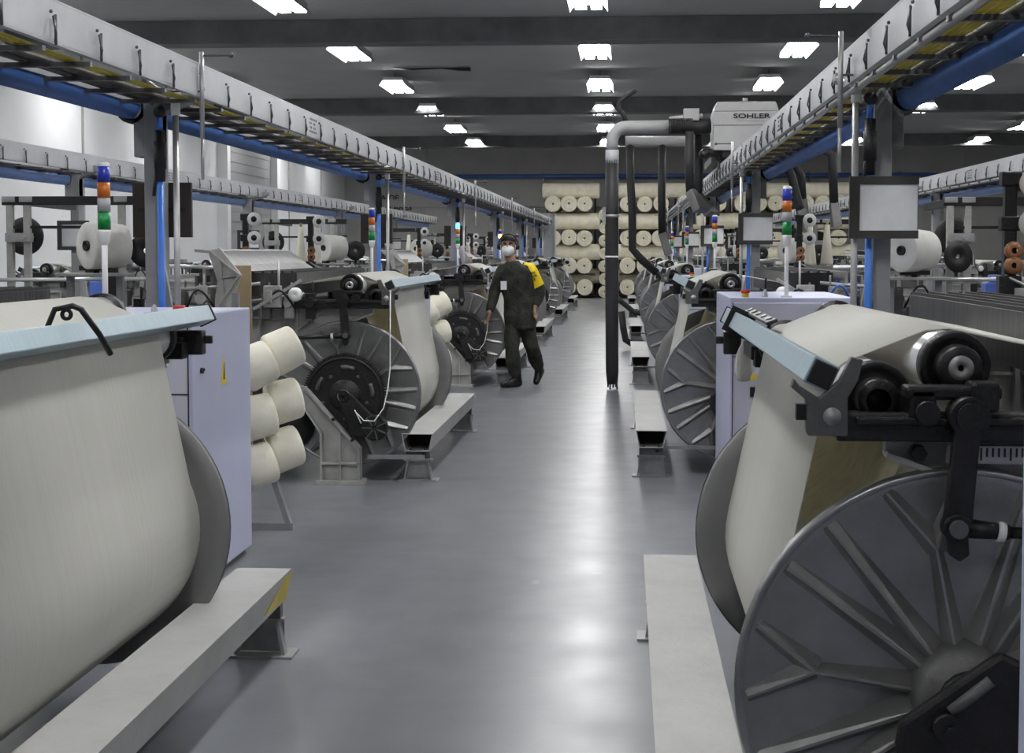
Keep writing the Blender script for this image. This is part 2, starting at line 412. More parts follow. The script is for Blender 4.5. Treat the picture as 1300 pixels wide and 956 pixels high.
# long hanging rods on the trays
def board(x, y, z, back, lab):
    t = empty('notice_board',(x,y,z)); tag(t, lab, 'notice board', 'notice boards on the steel columns')
    if back:
        MB().box(-.17,.17,0,.03,-.155,.155).build('back_panel','brown_board',t,bevel=.003)
        MB().box(-.14,.14,-.006,0,-.01,.01).box(-.02,.02,-.04,.0,-.12,.12).build('cleat','black_iron',t)
    else:
        MB().box(-.17,.17,0,.02,-.155,.155).build('frame','board_frame',t,bevel=.003)
        MB().box(-.12,.165,-.006,0,-.115,.115).build('paper','paper',t)
        MB().box(-.17,-.12,-.012,0,-.155,.155).build('frame_edge','board_frame',t)
        MB().box(-.12,.17,-.012,0,.115,.155).build('frame_edge','board_frame',t)
        MB().box(-.12,.17,-.012,0,-.155,-.115).build('frame_edge','board_frame',t)
        MB().box(-.02,.02,.02,.12,-.12,.12).build('cleat','board_frame',t)
    return t
def drop_rod(x, y, s, lab):
    t = empty('hanging_rod',(x,y,2.2)); tag(t, lab, 'rod', 'thin rods hanging off the cable trays')
    MB().cyl((0,0,-.22),(0,0,.0),.009,n=8).cyl((0,0,0),(0,0,.46),.013,n=8).build('rod','conduit',t)
    MB().cyl((0,0,.44),(-s*.16,0,.44),.006,n=6).cyl((0,0,.25),(s*.30,-.03,.25),.006,n=6).sphere((-s*.16,0,.44),.015,8,6).build('arm','wire',t)
    return t
for k, y in enumerate(LC):
    if k == 0: continue
    nm = ORD[k-1]
    cc = column(-2.62, y, -1, True, ['grey steel column with a blue hose, %s one left of the aisle' % nm])
    hose_set(cc, .065, -.14); conduit_set(cc, .16, -.16, -1)
    board(-2.62, y+.10, 1.83, True, 'dark brown back of a notice board behind the %s left column' % nm)
    drop_rod(-2.26, y-.35, -1, 'thin rod hanging off the tray at the %s left column' % nm)
for k, y in enumerate(RC):
    if k == 0: continue
    nm = ORD[k-1]
    cc = column(1.30, y, 1, True, ['grey steel column behind a paper board, %s one right of the aisle' % nm])
    hose_set(cc, -.075, -.14); conduit_set(cc, -.15, -.16, 1)
    board(1.288, y-.20, 1.815, False, 'white paper in a dark frame on the %s right column' % nm)
    drop_rod(1.04, y-.4, 1, 'thin rod hanging off the tray at the %s right column' % nm)
for k in range(4):
    nm = ORD[k]
    column(-5.80, 8.65+P*(k+1), -1, False, ['thin grey steel column, %s of the outer row on the left' % nm])
    board(-5.80, 8.65+P*(k+1)-.13, 1.76, False, 'white paper in a dark frame on the %s column of the second left row' % nm)
for k in range(4):
    column(4.32, 14.65+P*k, 1, False, ['thin grey steel column, %s of the outer row on the right' % ORD[k]])

# ------------------------------------------------------------------ looms
def make_loom(side, dz=0., bar=(-.30,1.358), far=2.85, gear=False, khaki=True, W=2.0):
    F = side < 0
    t = empty('weaving_loom')
    CZ = .61; DZ = dz; W2 = 2.9; so = 0 if F else -.035
    def B(mb, name, m, par=None, bevel=0., label=None): return mb.build(name, m, par or t, flip=F, bevel=bevel, label=label)
    # warp beam with yarn
    wb = B(MB().lathe((0,0,CZ),(0,1,0),[(.0,.03),(.40,.03),(.402,.2),(.402,W-.2),(.40,W-.03),(.0,W-.03)],56), 'warp_beam','white_yarn')
    def flange(y, d):
        # d=-1 ribbed face looks at the camera
        q = MB().lathe((0,y,CZ),(0,1,0),[(.0,0),(.470,0),(.492,-.006),(.503,0),(.505,.014),(.497,.024),(.45,.022),(.14,.05),(.0,.05)] if d<0 else
                       [(.0,0),(.470,0),(.492,.006),(.503,0),(.505,-.014),(.497,-.024),(.45,-.022),(.14,-.03),(.0,-.03)],72)
        # dished towards the hub, ribs on the outer side
        o = B(q,'flange','flange_alu' if d<0 else 'plate_alu', wb)
        r = MB()
        def rib(a0, r0, a1, r1, h0, h1, w=.014):
            p0 = V(math.cos(a0)*r0, y, CZ+math.sin(a0)*r0); p1 = V(math.cos(a1)*r1, y, CZ+math.sin(a1)*r1)
            dd = (p1-p0).normalized(); sd = dd.cross(V(0,1,0)).normalized()
            vs = [p0-sd*w*2.3, p0+sd*w*1.6, p0+sd*w*.22+V(0,d*h0,0), p0-sd*w*.22+V(0,d*h0,0), p1-sd*w*1.3, p1+sd*w*.9, p1+sd*w*.2+V(0,d*h1,0), p1-sd*w*.2+V(0,d*h1,0)]
            r.add(vs, [(0,1,2,3),(4,7,6,5),(0,4,5,1),(1,5,6,2),(2,6,7,3),(3,7,4,0)])
        for k in range(5):
            a = math.radians(174+72*k) if not F else math.radians(150+72*k)
            rad = math.radians
            rib(a, .10, a-rad(1), .335, .045, .030); rib(a-rad(1), .33, a+rad(9), .478, .03, .012); rib(a-rad(1), .33, a-rad(11), .478, .03, .012)
            rib(a-rad(27), .10, a-rad(29), .478, .045, .012, .017); rib(a-rad(45), .10, a-rad(45), .478, .045, .012, .017)
        B(r,'rib','flange_alu',o)
        B(MB().lathe((0,y,CZ),(0,1,0),[(.480,d*-.004),(.490,d*.008),(.503,d*.006),(.507,d*-.012)],72),'rim','rim_alu',o)
        B(MB().lathe((0,y,CZ),(0,1,0),[(0,d*.10),(.10,d*.10),(.115,d*.07),(.12,d*0.)],28),'hub','mid_cast',o)
        return o
    flange(0,-1); flange(W,1)
    # outer sheet: beam -> roller A -> roller B -> drop wires
    A = (-.19, 1.285+DZ); RA = .078; Bc = (-.01, 1.36+DZ); RB = .072
    ys0, ys1 = (.24, W-.08)
    tA = 1.0
    # tangent from beam circle (r .403) to roller A on the aisle side
    dx, dzv = A[0], A[1]-CZ; D = math.hypot(dx, dzv); phi = math.atan2(dzv, dx); off = math.acos((.403-RA-.004)/D)
    an = math.degrees(phi+off)
    prof = arc((0,CZ), .405, an+75, an, 12) + arc(A, RA+.005, an, 118, 8)
    prof += [(Bc[0]-.035, Bc[1]+RB+.001), (Bc[0]+.02, Bc[1]+RB+.005), (.16, 1.405+DZ), (.40, 1.362+DZ), (.80, 1.30+DZ), (1.15,1.23+DZ), (1.28,1.18)]
    def sheet(prof, y0, y1, name, m, th=.003, lab=None):
        q = MB(); n_ = len(prof)
        ny = 2; vs = [(a,y,z) for y in (y0,y1) for a,z in prof]
        q.add(vs, [(i,i+1,n_+i+1,n_+i) for i in range(n_-1)], True)
        o = B(q, name, m, None, 0, lab); sd = o.modifiers.new('thick','SOLIDIFY'); sd.thickness = th; sd.offset = 0
        return o
    sheet(prof, ys0, ys1, 'warp_sheet', 'warp_sheet')
    # inner sheet seen past the edge of the outer one
    if khaki: sheet(arc((0,CZ), .404, 95, 135, 4)[::-1][:2] + [(-.14,1.0),(-.06,1.20+DZ)], .24, W-.15, 'inner_sheet', 'khaki')
    # rollers
    for c, R, nm, m in ((A, RA, 'guide_roller', 'white_plastic'), (Bc, RB, 'back_rest_roller', 'chrome')):
        o = B(MB().cyl((c[0],.12,c[1]),(c[0],W+.08,c[1]),R,n=28), nm, m)
        B(MB().lathe((c[0],W+.08,c[1]),(0,1,0),[(.0,0),(R+.012,.0),(R+.014,.012),(R+.012,.05),(0,.05)],28),'far_cap','black_iron',o)
        e_ = MB().lathe((c[0],.05,c[1]),(0,1,0),[(.0,0),(.03,0),(.034,.012),(R-.01,.012),(R+.004,.0),(R+.008,.03),(R+.006,.07),(0,.07)],28)
        e_.lathe((c[0],.0,c[1]),(0,1,0),[(.028,.0),(.046,.0),(.05,.012),(.052,.05)],22)
        B(e_,'end_cap','black_iron',o)
        if c is Bc: B(MB().lathe((c[0],-.004,c[1]),(0,1,0),[(.007,.012),(.008,.0),(.028,.0),(.030,.05)],20),'axle','galv',o)
    # guard bar (square tube on edge)
    ba, bz = bar; b0 = (ba,-.06,bz); b1 = (ba,far,bz)
    def diamond(p, q, r_, nm, m, open_=False, par=None):
        p = V(*p); q = V(*q); w = []; k = r_
        an_ = [math.radians(x) for x in (20,110,200,290)]
        for c in (p,q):
            for x in an_: w.append(c+V(math.cos(x)*k,0,math.sin(x)*k))
        M_ = MB().add(w, [(0,1,5,4),(1,2,6,5),(2,3,7,6),(3,0,4,7)]+([] if open_ else [(3,2,1,0),(4,5,6,7)]))
        return B(M_, nm, m, par, .004 if not open_ else 0)
    gb = diamond(b0, b1, .044, 'guard_bar', 'guard_bar')
    diamond((b0[0],b0[1]-.008,b0[2]), (b0[0],b0[1]+.002,b0[2]), .038, 'tube_mouth', 'bench_dark', False, gb)
    diamond((b1[0],b1[1],b1[2]), (b1[0],b1[1]+.012,b1[2]), .050, 'end_cap', 'black_iron', False, gb)
    # bracket carrying the bar: forked plate near, black block at the far end
    B(MB().box(ba-.04,ba+.07,far-.19,far-.13,bz-.14,bz-.05).box(ba-.07,ba-.04,far-.16,far-.14,bz-.10,bz-.07).bar((ba+.05,far-.16,bz-.10),(ba+.05,W+.20,bz-.10),.05),'bar_block','black_iron',None,.004)
    for yy in (-.075, W+.14):
        fz = bz; fa = ba; near = yy < 0
        if near:
            B(MB().prism([(fa-.062,fz-.008),(fa-.050,fz-.024),(fa-.006,fz-.052),(fa+.038,fz-.012),(fa+.062,fz+.040),(fa+.088,fz+.034),(fa+.078,fz-.012),(fa+.056,fz-.050),(fa+.056,fz-.135),(fa-.030,fz-.135),(fa-.034,fz-.125),(fa-.036,fz-.055),(fa-.068,fz-.028)],'y',yy,yy+.03),'bar_bracket','mid_cast',None,.003)
            B(MB().lathe((fa+.022,yy-.004,fz-.092),(0,1,0),[(.0,-.004),(.010,-.004),(.011,.0),(.020,.0),(.021,.01)],14),'bracket_bolt','galv')
            B(MB().box(fa-.056,fa-.034,yy,yy+.03,fz-.10,fz-.065),'bracket_stop','black_iron')
        zz = 1.250+DZ
        B(MB().box(-.29,.55,yy+.02,yy+.10,zz-.05,zz+.012).box(-.25,.15,yy+.0,yy+.08,zz-.012,zz+.006),'support_arm','black_iron',None,.005)
        B(MB().box(-.10+so,-.04+so,yy-.0,yy+.08,zz,zz+.070).box(.03+so,.09+so,yy-.02,yy+.07,zz+.02,zz+.085).box(-.11+so,.10+so,yy,yy+.07,zz+.045,zz+.075),'clamp_block','black_iron',None,.008)
        B(MB().cyl((-.065+so,yy-.03,zz+.018),(-.065+so,yy+.02,zz+.018),.026,n=18).cyl((.022+so,yy-.05,zz+.012),(.022+so,yy+.02,zz+.012),.043,n=20).cyl((.022+so,yy-.06,zz+.012),(.022+so,yy-.05,zz+.012),.032,n=16),'pivot','black_iron')
        if not near: continue
        lz = 1.03+DZ; lo = so
        B(MB().prism([(-.006+lo,zz+.02),(.048+lo,zz+.02),(.030+lo,lz+.0),(-.030+lo,lz+.0)],'y',yy-.045,yy-.015).cyl((-.002+lo,yy-.05,lz-.01),(-.002+lo,yy-.005,lz-.01),.032,n=18).prism([(-.024+lo,lz-.01),(.022+lo,lz-.01),(.026+lo,lz-.07),(.006+lo,lz-.085),(-.018+lo,lz-.07)],'y',yy-.04,yy-.015),'lever','black_iron',None,.004)
        B(MB().cyl((-.002+lo,yy-.065,lz-.01),(-.002+lo,yy-.05,lz-.01),.020,n=12),'lever_bolt','mid_cast')
        rd = B(MB().cyl((.02+lo,yy-.03,lz-.012),(.11+lo,yy-.03,lz-.02),.022,.017,n=12).cyl((.11+lo,yy-.03,lz-.02),(.50+lo,yy-.03,lz-.035),.013,n=10).sphere((.50+lo,yy-.03,lz-.035),.028),'tie_rod','black_iron')
        B(MB().cyl((.085+lo,yy-.03,lz-.018),(.102+lo,yy-.03,lz-.02),.0225,n=12),'tape_band','white_plastic',rd)
    # side frames with ribs, ruler on the near one
    for yy, near in ((.02,True),(far-.05,False)):
        top = 1.213+DZ
        pl = [(-.17,top),(2.0,top),(2.0,.62),(1.62,.62),(1.55,.012),(.95,.012),(.88,.62),(.62,.93),(.16,.97),(-.0,top-.115),(-.17,top-.055)]
        fr = B(MB().prism(pl,'y',yy+.02,yy+.05),'side_frame','grey_cast',None,.003)
        rb = MB().box(-.17,2.0,yy-.015,yy+.02,top-.018,top)
        rb.bar((0,yy,top-.112),(.16,yy,.975),.035,.014,(0,0,1)).bar((-.17,yy,top-.05),(0,yy,top-.112),.035,.014).bar((.16,yy,.975),(.62,yy,.94),.035,.014).bar((.62,yy,.94),(.88,yy,.63),.035,.016).bar((.88,yy,.63),(.95,yy,.02),.035,.016).bar((1.62,yy,.63),(1.55,yy,.02),.035,.016).bar((.15,yy,top),(.40,yy,1.02),.035,.012)
        for a_ in (.36,.62,.90,1.3): rb.box(a_-.007,a_+.007,yy-.015,yy+.02,.95 if a_<.7 else .65,top-.01)
        rb.box(.88,1.62,yy-.015,yy+.02,.62,.635).box(.36,2.0,yy-.015,yy+.02,top-.09,top-.078)
        B(rb,'frame_rib','grey_cast',fr,.002)
        for a_, z_ in ((.36,top-.005),(.62,top-.005),(.25,top-.09),(1.2,top-.03)):
            B(MB().lathe((a_,yy-.02,z_),(0,1,0),[(.008,0),(.018,0),(.018,.03),(.008,.03)],14,True),'bolt_eye','grey_cast',fr)
        if near and not F:
            ru = B(MB().box(-.04,.75,yy-.019,yy-.0151,top-.065,top-.028).box(-.03,.75,yy-.016,yy+.03,top-.068,top-.064),'ruler','galv',fr)
            tk = MB()
            for i in range(60): tk.box(-.03+i*.013,-.026+i*.013,yy-.021,yy-.019,top-(.052 if i%5 else .06),top-.032)
            B(tk,'ruler_ticks','black_ink',ru)
            B(MB().cyl((-.10,yy-.03,top-.045),(-.10,yy+.02,top-.045),.018,n=6),'frame_bolt','black_iron',fr)
    # beam bearing
    if gear:
        gy = -.16
        pts = []; nt_ = 96
        for i in range(nt_):
            for a_, r_ in ((0,.272),(.3,.272),(.45,.289),(.8,.289)):
                th = 2*PI*(i+a_)/nt_; pts.append((math.cos(th)*r_, CZ+math.sin(th)*r_))
        gr = B(MB().prism(pts,'y',gy,gy+.03),'drive_gear','black_iron')
        B(MB().lathe((0,gy,CZ),(0,1,0),[(.245,0),(.25,-.012),(.262,-.012),(.265,0)],48).lathe((0,gy,CZ),(0,1,0),[(.0,-.03),(.06,-.03),(.075,-.02),(.1,-.015),(.11,0)],32),'gear_ring','black_iron',gr)
        sl = MB()
        for k in range(5):
            a0 = math.radians(25+72*k)
            sl.tube([(math.cos(a0+math.radians(u))*.195, gy-.003, CZ+math.sin(a0+math.radians(u))*.195) for u in (-14,-7,0,7,14)],.014,8)
            sl.cyl((math.cos(a0+.5)*.16,gy-.004,CZ+math.sin(a0+.5)*.16),(math.cos(a0+.5)*.16,gy,CZ+math.sin(a0+.5)*.16),.012,n=10)
        B(sl,'gear_slot','mid_cast',gr)
        B(MB().lathe((0,gy-.05,CZ),(0,1,0),[(.0,.0),(.016,0),(.018,.012),(.034,.012),(.036,0),(.044,0),(.046,.03)],24),'shaft_end','rim_alu',gr)
        B(MB().cyl((0,gy,CZ),(0,-.02,CZ),.06,n=18),'shaft','mid_cast',gr)
        B(MB().prism([(-.02,CZ+.05),(.06,CZ+.05),(-.05,CZ-.28),(-.20,CZ-.28),(-.24,CZ-.17)],'y',gy-.05,gy-.02),'gear_cover','black_iron',None,.01)
        pn = B(MB().lathe((-.215,gy-.06,CZ-.215),(0,1,0),[(.0,0),(.03,-.012),(.055,0),(.07,.0),(.088,-.006),(.092,.03),(0,.03)],26),'pinion','black_iron')
        sp = MB()
        for k in range(7):
            a0 = 2*PI*k/7; sp.bar((-.215+.02*math.cos(a0),gy-.068,CZ-.215+.02*math.sin(a0)),(-.215+.085*math.cos(a0),gy-.068,CZ-.215+.085*math.sin(a0)),.008,.008)
        B(sp,'pinion_spoke','mid_cast',pn)
        # cast bearing stand
        st = B(MB().prism([(.335,.60),(.325,.672),(.262,.675),(-.11,.25),(-.11,.012),(.165,.012),(.145,.35),(.22,.46)],'y',gy-.02,gy+.05),'bearing_stand','grey_cast',None,.004)
        rb = MB().bar((-.10,gy-.03,.245),(.27,gy-.03,.665),.05,.016).box(-.11,-.095,gy-.055,gy,.012,.24).box(.02,.033,gy-.055,gy,.012,.36).box(-.11,.16,gy-.055,gy,.14,.155).box(-.14,.20,gy-.07,gy+.08,.0,.03).box(.15,.165,gy-.055,gy,.012,.35).bar((.155,gy-.03,.35),(.33,gy-.03,.61),.05,.012)
        B(rb,'stand_rib','grey_cast',st,.002)
        B(MB().cyl((-.06,gy-.07,.31),(-.06,gy-.03,.31),.012,n=8).cyl((.07,gy-.07,.45),(.07,gy-.03,.45),.012,n=8),'stand_bolt','black_iron',st)
        B(MB().lathe((.42,gy+.10,.40),(0,1,0),[(0,-.04),(.05,-.04),(.09,-.02),(.17,0),(.19,.03),(.17,.1),(0,.1)],24),'let_off_motor','black_iron')
        B(MB().box(-.55,-.16,gy-.01,gy,.175,.205),'floor_strap','galv')
        # cord looped off the guard bar
        pts = [(-.31,-.10,1.33),(-.31,-.12,1.0),(-.315,-.16,.80),(-.305,-.2,.66),(-.28,-.24,.53),(-.22,-.26,.445),(-.15,-.27,.45),(-.09,-.26,.51),(-.085,-.25,.52),(-.13,-.26,.43)]
        B(MB().tube(pts,.0045,6),'cord','white_plastic')
    else:
        B(MB().prism([(-.16,CZ-.03),(.05,CZ+.125),(.13,CZ+.09),(.20,CZ+.02),(.22,CZ-.22),(-.08,CZ-.26),(-.17,CZ-.09)],'y',-.16,-.125).cyl((0,-.125,CZ),(0,0,CZ),.07,n=18),'bearing_plate','black_iron',None,.012)
        B(MB().tube([(-.055,-.162,CZ-.005),(.03,-.162,CZ+.065)],.014,8),'plate_slot','mid_cast')
        B(MB().cyl((-.065,-.19,CZ-.035),(-.065,-.155,CZ-.035),.03,n=18).cyl((-.06,-.20,CZ-.04),(-.06,-.19,CZ-.04),.012,n=6),'plate_nut','black_iron')
        B(MB().box(.05,.30,-.12,-.05,0,CZ-.2).box(-.05,.36,-.14,-.0,0,.03),'bearing_stand','mid_cast',None,.006)
        B(MB().box(-.60,.20,-.10,-.08,.19,.215),'floor_strap','galv')
    # drop wire bank, heald frames, reed and breast beam
    db = B(MB().box(.38,.72,.10,W2-.05,1.28+DZ,1.445+DZ),'drop_wire_bank','drop_wires')
    tp = MB()
    for k in range(5): tp.box(.395+k*.07,.412+k*.07,.06,W2-.02,1.445+DZ,1.457+DZ)
    B(tp,'electrode_bar','bench_dark',db)
    if F: B(MB().prism([(.80,1.45),(.815,1.45),(1.0,1.60),(1.12,1.61),(1.12,1.59),(1.0,1.58)],'y',.15,W2-.1),'cover_plate','galv')
    for k in range(6):
        a_ = .80+k*.055
        zt = 1.40 + .03*math.sin(k*2.1)
        B(MB().box(a_,a_+.02,.06,W2-.02,zt,zt+.05).box(a_,a_+.02,.06,.10,.85,zt).box(a_,a_+.02,W2-.06,W2-.02,.85,zt).box(a_,a_+.02,.06,W2-.02,.85,.90),'heald_frame','mid_cast' if k%2 else 'galv')
    B(MB().box(1.16,1.26,.0,W2+.05,1.02,1.13).box(1.20,1.215,.05,W2,1.13,1.27),'reed','galv',None,.004)
    B(MB().cyl((1.50,.0,1.16),(1.50,W2+.05,1.16),.06,n=18).box(1.28,1.62,-.02,W2+.1,.98,1.10),'breast_beam','mid_cast',None,.004)
    B(MB().cyl((1.62,.1,.55),(1.62,W2-.05,.55),.22,n=28),'cloth_beam','white_yarn')
    B(MB().cyl((.70,-.05,1.48+DZ),(1.5,-.05,1.50+DZ),.014,n=10),'chrome_rod','chrome')
    # small mechanisms crowding the near end of the loom top
    rnd = random.Random(11 if F else 5)
    for k in range(9):
        q = MB(); a_ = .25+.15*k; yv = -.14+rnd.random()*.10; z_ = 1.18+DZ
        hh = .06+.12*rnd.random()
        q.box(a_-.03,a_+.03,yv,yv+.07,z_-.05,z_+hh)
        q.cyl((a_,yv-.03,z_+hh*.5),(a_,yv+.09,z_+hh*.5),.022+.018*rnd.random(),n=12)
        q.cyl((a_-.02,yv+.02,z_+hh),(a_-.02,yv+.02,z_+hh+.08),.008,n=8)
        B(q,'valve_block',('black_iron','grey_cast','mid_cast','galv')[k%4],None,.004)
    for k in range(4):
        a_ = .35+.28*k
        hp = [(a_+.2*u/8, -.10-.07*math.sin(PI*u/8), 1.20+(.13+.03*(k%2))*math.sin(PI*u/8)) for u in range(9)]
        B(MB().tube(hp,.008,8),'air_hose','blue_hose' if k == 1 else 'black_rubber')
    B(MB().bar((.62,-.20,1.20),(.30,-.12,1.40+DZ),.03,.02),'hand_lever','galv')
    B(MB().lathe((1.05,.0,1.06),(0,1,0),[(0,-.03),(.03,-.035),(.05,-.02),(.075,-.02),(.085,.0),(.085,.03),(0,.03)],20),'cam_wheel','mid_cast')
    B(MB().cyl((.66,-.13,1.25),(.30,-.03,1.30+DZ),.012,n=10).cyl((1.15,-.10,1.33),(.62,.02,1.37),.014,n=10).cyl((.46,-.12,1.22),(.46,-.12,1.53),.008,n=8),'thin_rod','galv')
    B(MB().box(.44,.56,-.16,-.10,1.21,1.36).box(.50,.53,-.175,-.16,1.24,1.33),'grey_block','grey_cast',None,.005)
    # temple roll / measuring wheel
    B(MB().lathe((.34,-.16,1.30+DZ),(0,1,0),[(.0,.0),(.02,-.01),(.045,0),(.05,.02),(.04,.05),(0,.05)],18),'gauge_wheel','white_plastic')
    return t

loomR1 = make_loom(1, -.022, (-.325,1.327), 2.93)
loomR1.location = (.76, 3.57, 0)
tag(loomR1,'nearest weaving loom on the right, its huge ribbed flange filling the lower right','loom','weaving looms along the aisle')
loomR = make_loom(1, 0)
loomL = make_loom(-1, 0, (-.30,1.363), 2.65, gear=True)
loomL1 = make_loom(-1, 0, (-.30,1.352), 2.65, W=2.22)
RY = [3.57+P*k for k in range(6)]; LY = [3.30]+[10.80+P*k for k in range(5)]
for k in range(1,6):
    o = loomR if k == 1 else copy_tree(loomR)
    o.location = (.765, RY[k]-.02, 0)
    tag(o,'weaving loom with grey ribbed flange, %s one right of the aisle' % ORD[k],'loom','weaving looms along the aisle')
for k in range(6):
    o = loomL1 if k == 0 else (loomL if k == 1 else copy_tree(loomL))
    o.location = (-1.91, LY[k], 0)
    tag(o,('nearest weaving loom on the left, big white yarn sheet cut by the picture edge' if k == 0 else 'weaving loom with black toothed drive gear, %s one left of the aisle' % ORD[k]),'loom','weaving looms along the aisle')
# back rows
for k in range(6):
    o = copy_tree(loomR); o.location = (-7.4, 4.2+P*k, 0)
    tag(o,'weaving loom, %s of the row by the white left wall' % ORD[k],'loom','weaving looms in the outer rows')
for k in range(5):
    o = copy_tree(loomL); o.location = (6.3, 11.6+P*k, 0)
    tag(o,'weaving loom, %s of the outer row on the right' % ORD[k],'loom','weaving looms in the outer rows')

# ------------------------------------------------------------------ step benches
def make_bench(s, L0):
    t = empty('step_bench')
    H = .335; w0 = .11; w1 = .085; h = .125; th = .006
    outer = [(-w0,H),(w0,H),(w1,H-h),(-w1,H-h)]
    inner = [(-w0+th,H-th),(w0-th,H-th),(w1-th,H-h+th),(-w1+th,H-h+th)]
    q = MB(); vs = []
    for y in (0,L0):
        vs += [(x,y,z) for x,z in outer] + [(x,y,z) for x,z in inner]
    fs = []
    for i in range(4):
        j = (i+1)%4
        fs += [(i,j,8+j,8+i), (4+i,12+i,12+j,4+j), (i,4+i,4+j,j), (8+i,8+j,12+j,12+i)]
    q.add(vs, fs); q.build('tread','bench_paint',t,bevel=.001)
    MB().box(-w1+.01,w1-.01,.25,.26,H-h+.01,H-.015).build('interior_shade','bench_dark',t)  # near-black sheet that paints the shade inside the hollow tread
    for y in (.05, L0-.10):
        MB().box(-.085,.085,y,y+.05,.155,H-h).build('leg_block','mid_cast',t,bevel=.003)
        MB().cyl((.04,y-.012,.185),(.04,y,.185),.012,n=10).cyl((-.05,y-.01,.22),(-.05,y,.22),.008,n=8).cyl((.05,y-.01,.22),(.05,y,.22),.008,n=8).build('leg_bolt','black_iron',t)
        l = MB()
        for sx in (-1,1):
            l.prism([(sx*.075,.155),(sx*.062,.155),(sx*.088,.008),(sx*.102,.008)],'y',y,y+.05)
        l.box(-.10,.10,y,y+.05,.14,.155)
        l.build('leg','galv',t)
        MB().box(-.135,.135,y-.03,y+.12,0,.010).box(-.09,.09,y+.05,y+.055,.012,.14).build('foot_plate','galv',t)
    return t
bL = make_bench(-1, 3.12); bR = make_bench(1, 3.2)
for k in range(6):
    o = bL if k == 0 else copy_tree(bL)
    o.location = (-1.43, 3.02+P*k, 0)
    tag(o,'pale grey metal step bench, %s one left of the aisle' % ORD[k],'bench','step benches along the aisle')
for k in range(6):
    o = bR if k == 0 else copy_tree(bR)
    o.location = (.192, 3.33+P*k, 0)
    tag(o,'pale grey metal step bench, %s one right of the aisle' % ORD[k],'bench','step benches along the aisle')
t = MB().box(0,.002,-.2,.0,-.04,.04)
st = MB().add([(.1001,-.36,-.03),(.1115,-.36,.05),(.1125,-.03,.052),(.1015,-.08,-.03)],[(0,1,2,3)]); 
yb = MB().prism([(2.72,.235),(3.10,.215),(3.115,.325),(3.0,.318)],'x',.0,.0015)
for p in yb.v: p.x += .088 + (p.z-.21)/.125*.0235
yb.build('warning_patch','sticker_yellow',bL,label='worn yellow patch on the end of the bench')

# ------------------------------------------------------------------ control cabinets
def make_cabinet(side, Lc, z0, z1):
    F = side < 0
    t = empty('control_cabinet')
    def B(mb, name, m, par=None, bevel=0., label=None): return mb.build(name, m, par or t, flip=F, bevel=bevel, label=label)
    W = .75
    B(MB().box(0,W,0,Lc,z0,z1),'body','cabinet',None,.006)
    B(MB().box(.03,W-.03,.03,Lc-.03,0.0,z0),'plinth','mid_cast')
    dr = B(MB().box(.012,W-.012,-.018,0,z0+.02,z1-.03),'door','cabinet_side',None,.005)
    B(MB().box(.012,.018,-.022,-.018,z0+.02,z1-.03).box(.012,W-.012,-.021,-.018,z1-.36,z1-.355),'door_seam','black_ink',dr)
    B(MB().cyl((.0,.14,z1-.26),(-.014,.14,z1-.26),.014,n=12).cyl((-.014,.14,z1-.255),(-.02,.14,z1-.255),.006,n=8),'lock','black_iron')
    B(MB().prism([(.50,z1-.36),(.62,z1-.36),(.56,z1-.21)],'x',-.002,0),'warning_triangle','sticker_yellow')
    B(MB().prism([(.545,z1-.335),(.575,z1-.335),(.565,z1-.25),(.558,z1-.25)],'x',-.003,-.002),'warning_bolt','black_ink')
    B(MB().box(.06,.16,-.021,-.018,z1-.50,z1-.46),'yellow_label','sticker_yellow',dr)
    B(MB().box(.12,.15,-.035,-.018,z1-.60,z1-.54),'door_handle','black_iron',dr)
    B(MB().cyl((.10,.14,z1),(.10,.14,z1+.025),.022,n=14),'button_base','yellow_button')
    B(MB().cyl((.10,.14,z1+.025),(.10,.14,z1+.045),.028,.03,n=14),'stop_button','red_button')
    B(MB().lathe((.22,.15,z1),(0,0,1),[(.0,.05),(.008,.045),(.014,.03),(.018,.0)],12),'breather_cap','clear_lens')
    return t
cL = make_cabinet(-1, 1.12, .035, 1.30); cR = make_cabinet(1, 1.45, .10, 1.315)
for k in range(6):
    o = cL if k == 0 else copy_tree(cL)
    o.location = (-1.975, 7.08+P*k, 0); tag(o,'pale lilac electrical cabinet, %s one left of the aisle' % ORD[k],'cabinet','loom control cabinets')
for k in range(6):
    o = cR if k == 0 else copy_tree(cR)
    o.location = (.64, 9.62+P*k, 0); tag(o,'pale lilac cabinet with red stop button, %s full one right of the aisle' % ORD[k],'cabinet','loom control cabinets')

o = copy_tree(cR); o.location = (.672,1.25,0); tag(o,'pale lilac cabinet whose edge shows at the lower right picture border','cabinet','loom control cabinets')
# ------------------------------------------------------------------ signal towers
def make_tower(c1='lens_blue', c2='lens_orange'):
    t = empty('signal_tower')
    MB().cyl((0,0,.0),(0,0,.30),.0125,n=10).box(-.03,.03,-.03,.03,0,.01).build('pole','white_plastic',t)
    MB().lathe((0,0,.28),(0,0,1),[(.013,0),(.022,.01),(.028,.05),(.028,.06),(0,.06)],18).build('base_socket','white_plastic',t)
    z = .34
    for nm, m, h in (('green_lens','lens_green',.072),('clear_lens','clear_lens',.055),('orange_lens',c2,.062),('blue_lens',c1,.062)):
        MB().cyl((0,0,z),(0,0,z+h-.003),.028,n=18).cyl((0,0,z+h-.003),(0,0,z+h),.026,n=18).build(nm,m,t); z += h
    MB().lathe((0,0,z),(0,0,1),[(.028,0),(.028,.008),(.02,.016),(0,.016)],18).build('cap','white_plastic',t)
    return t
tw0 = make_tower(); tw1 = make_tower('lens_blue_lit'); tw2 = make_tower('lens_blue','lens_orange_lit')
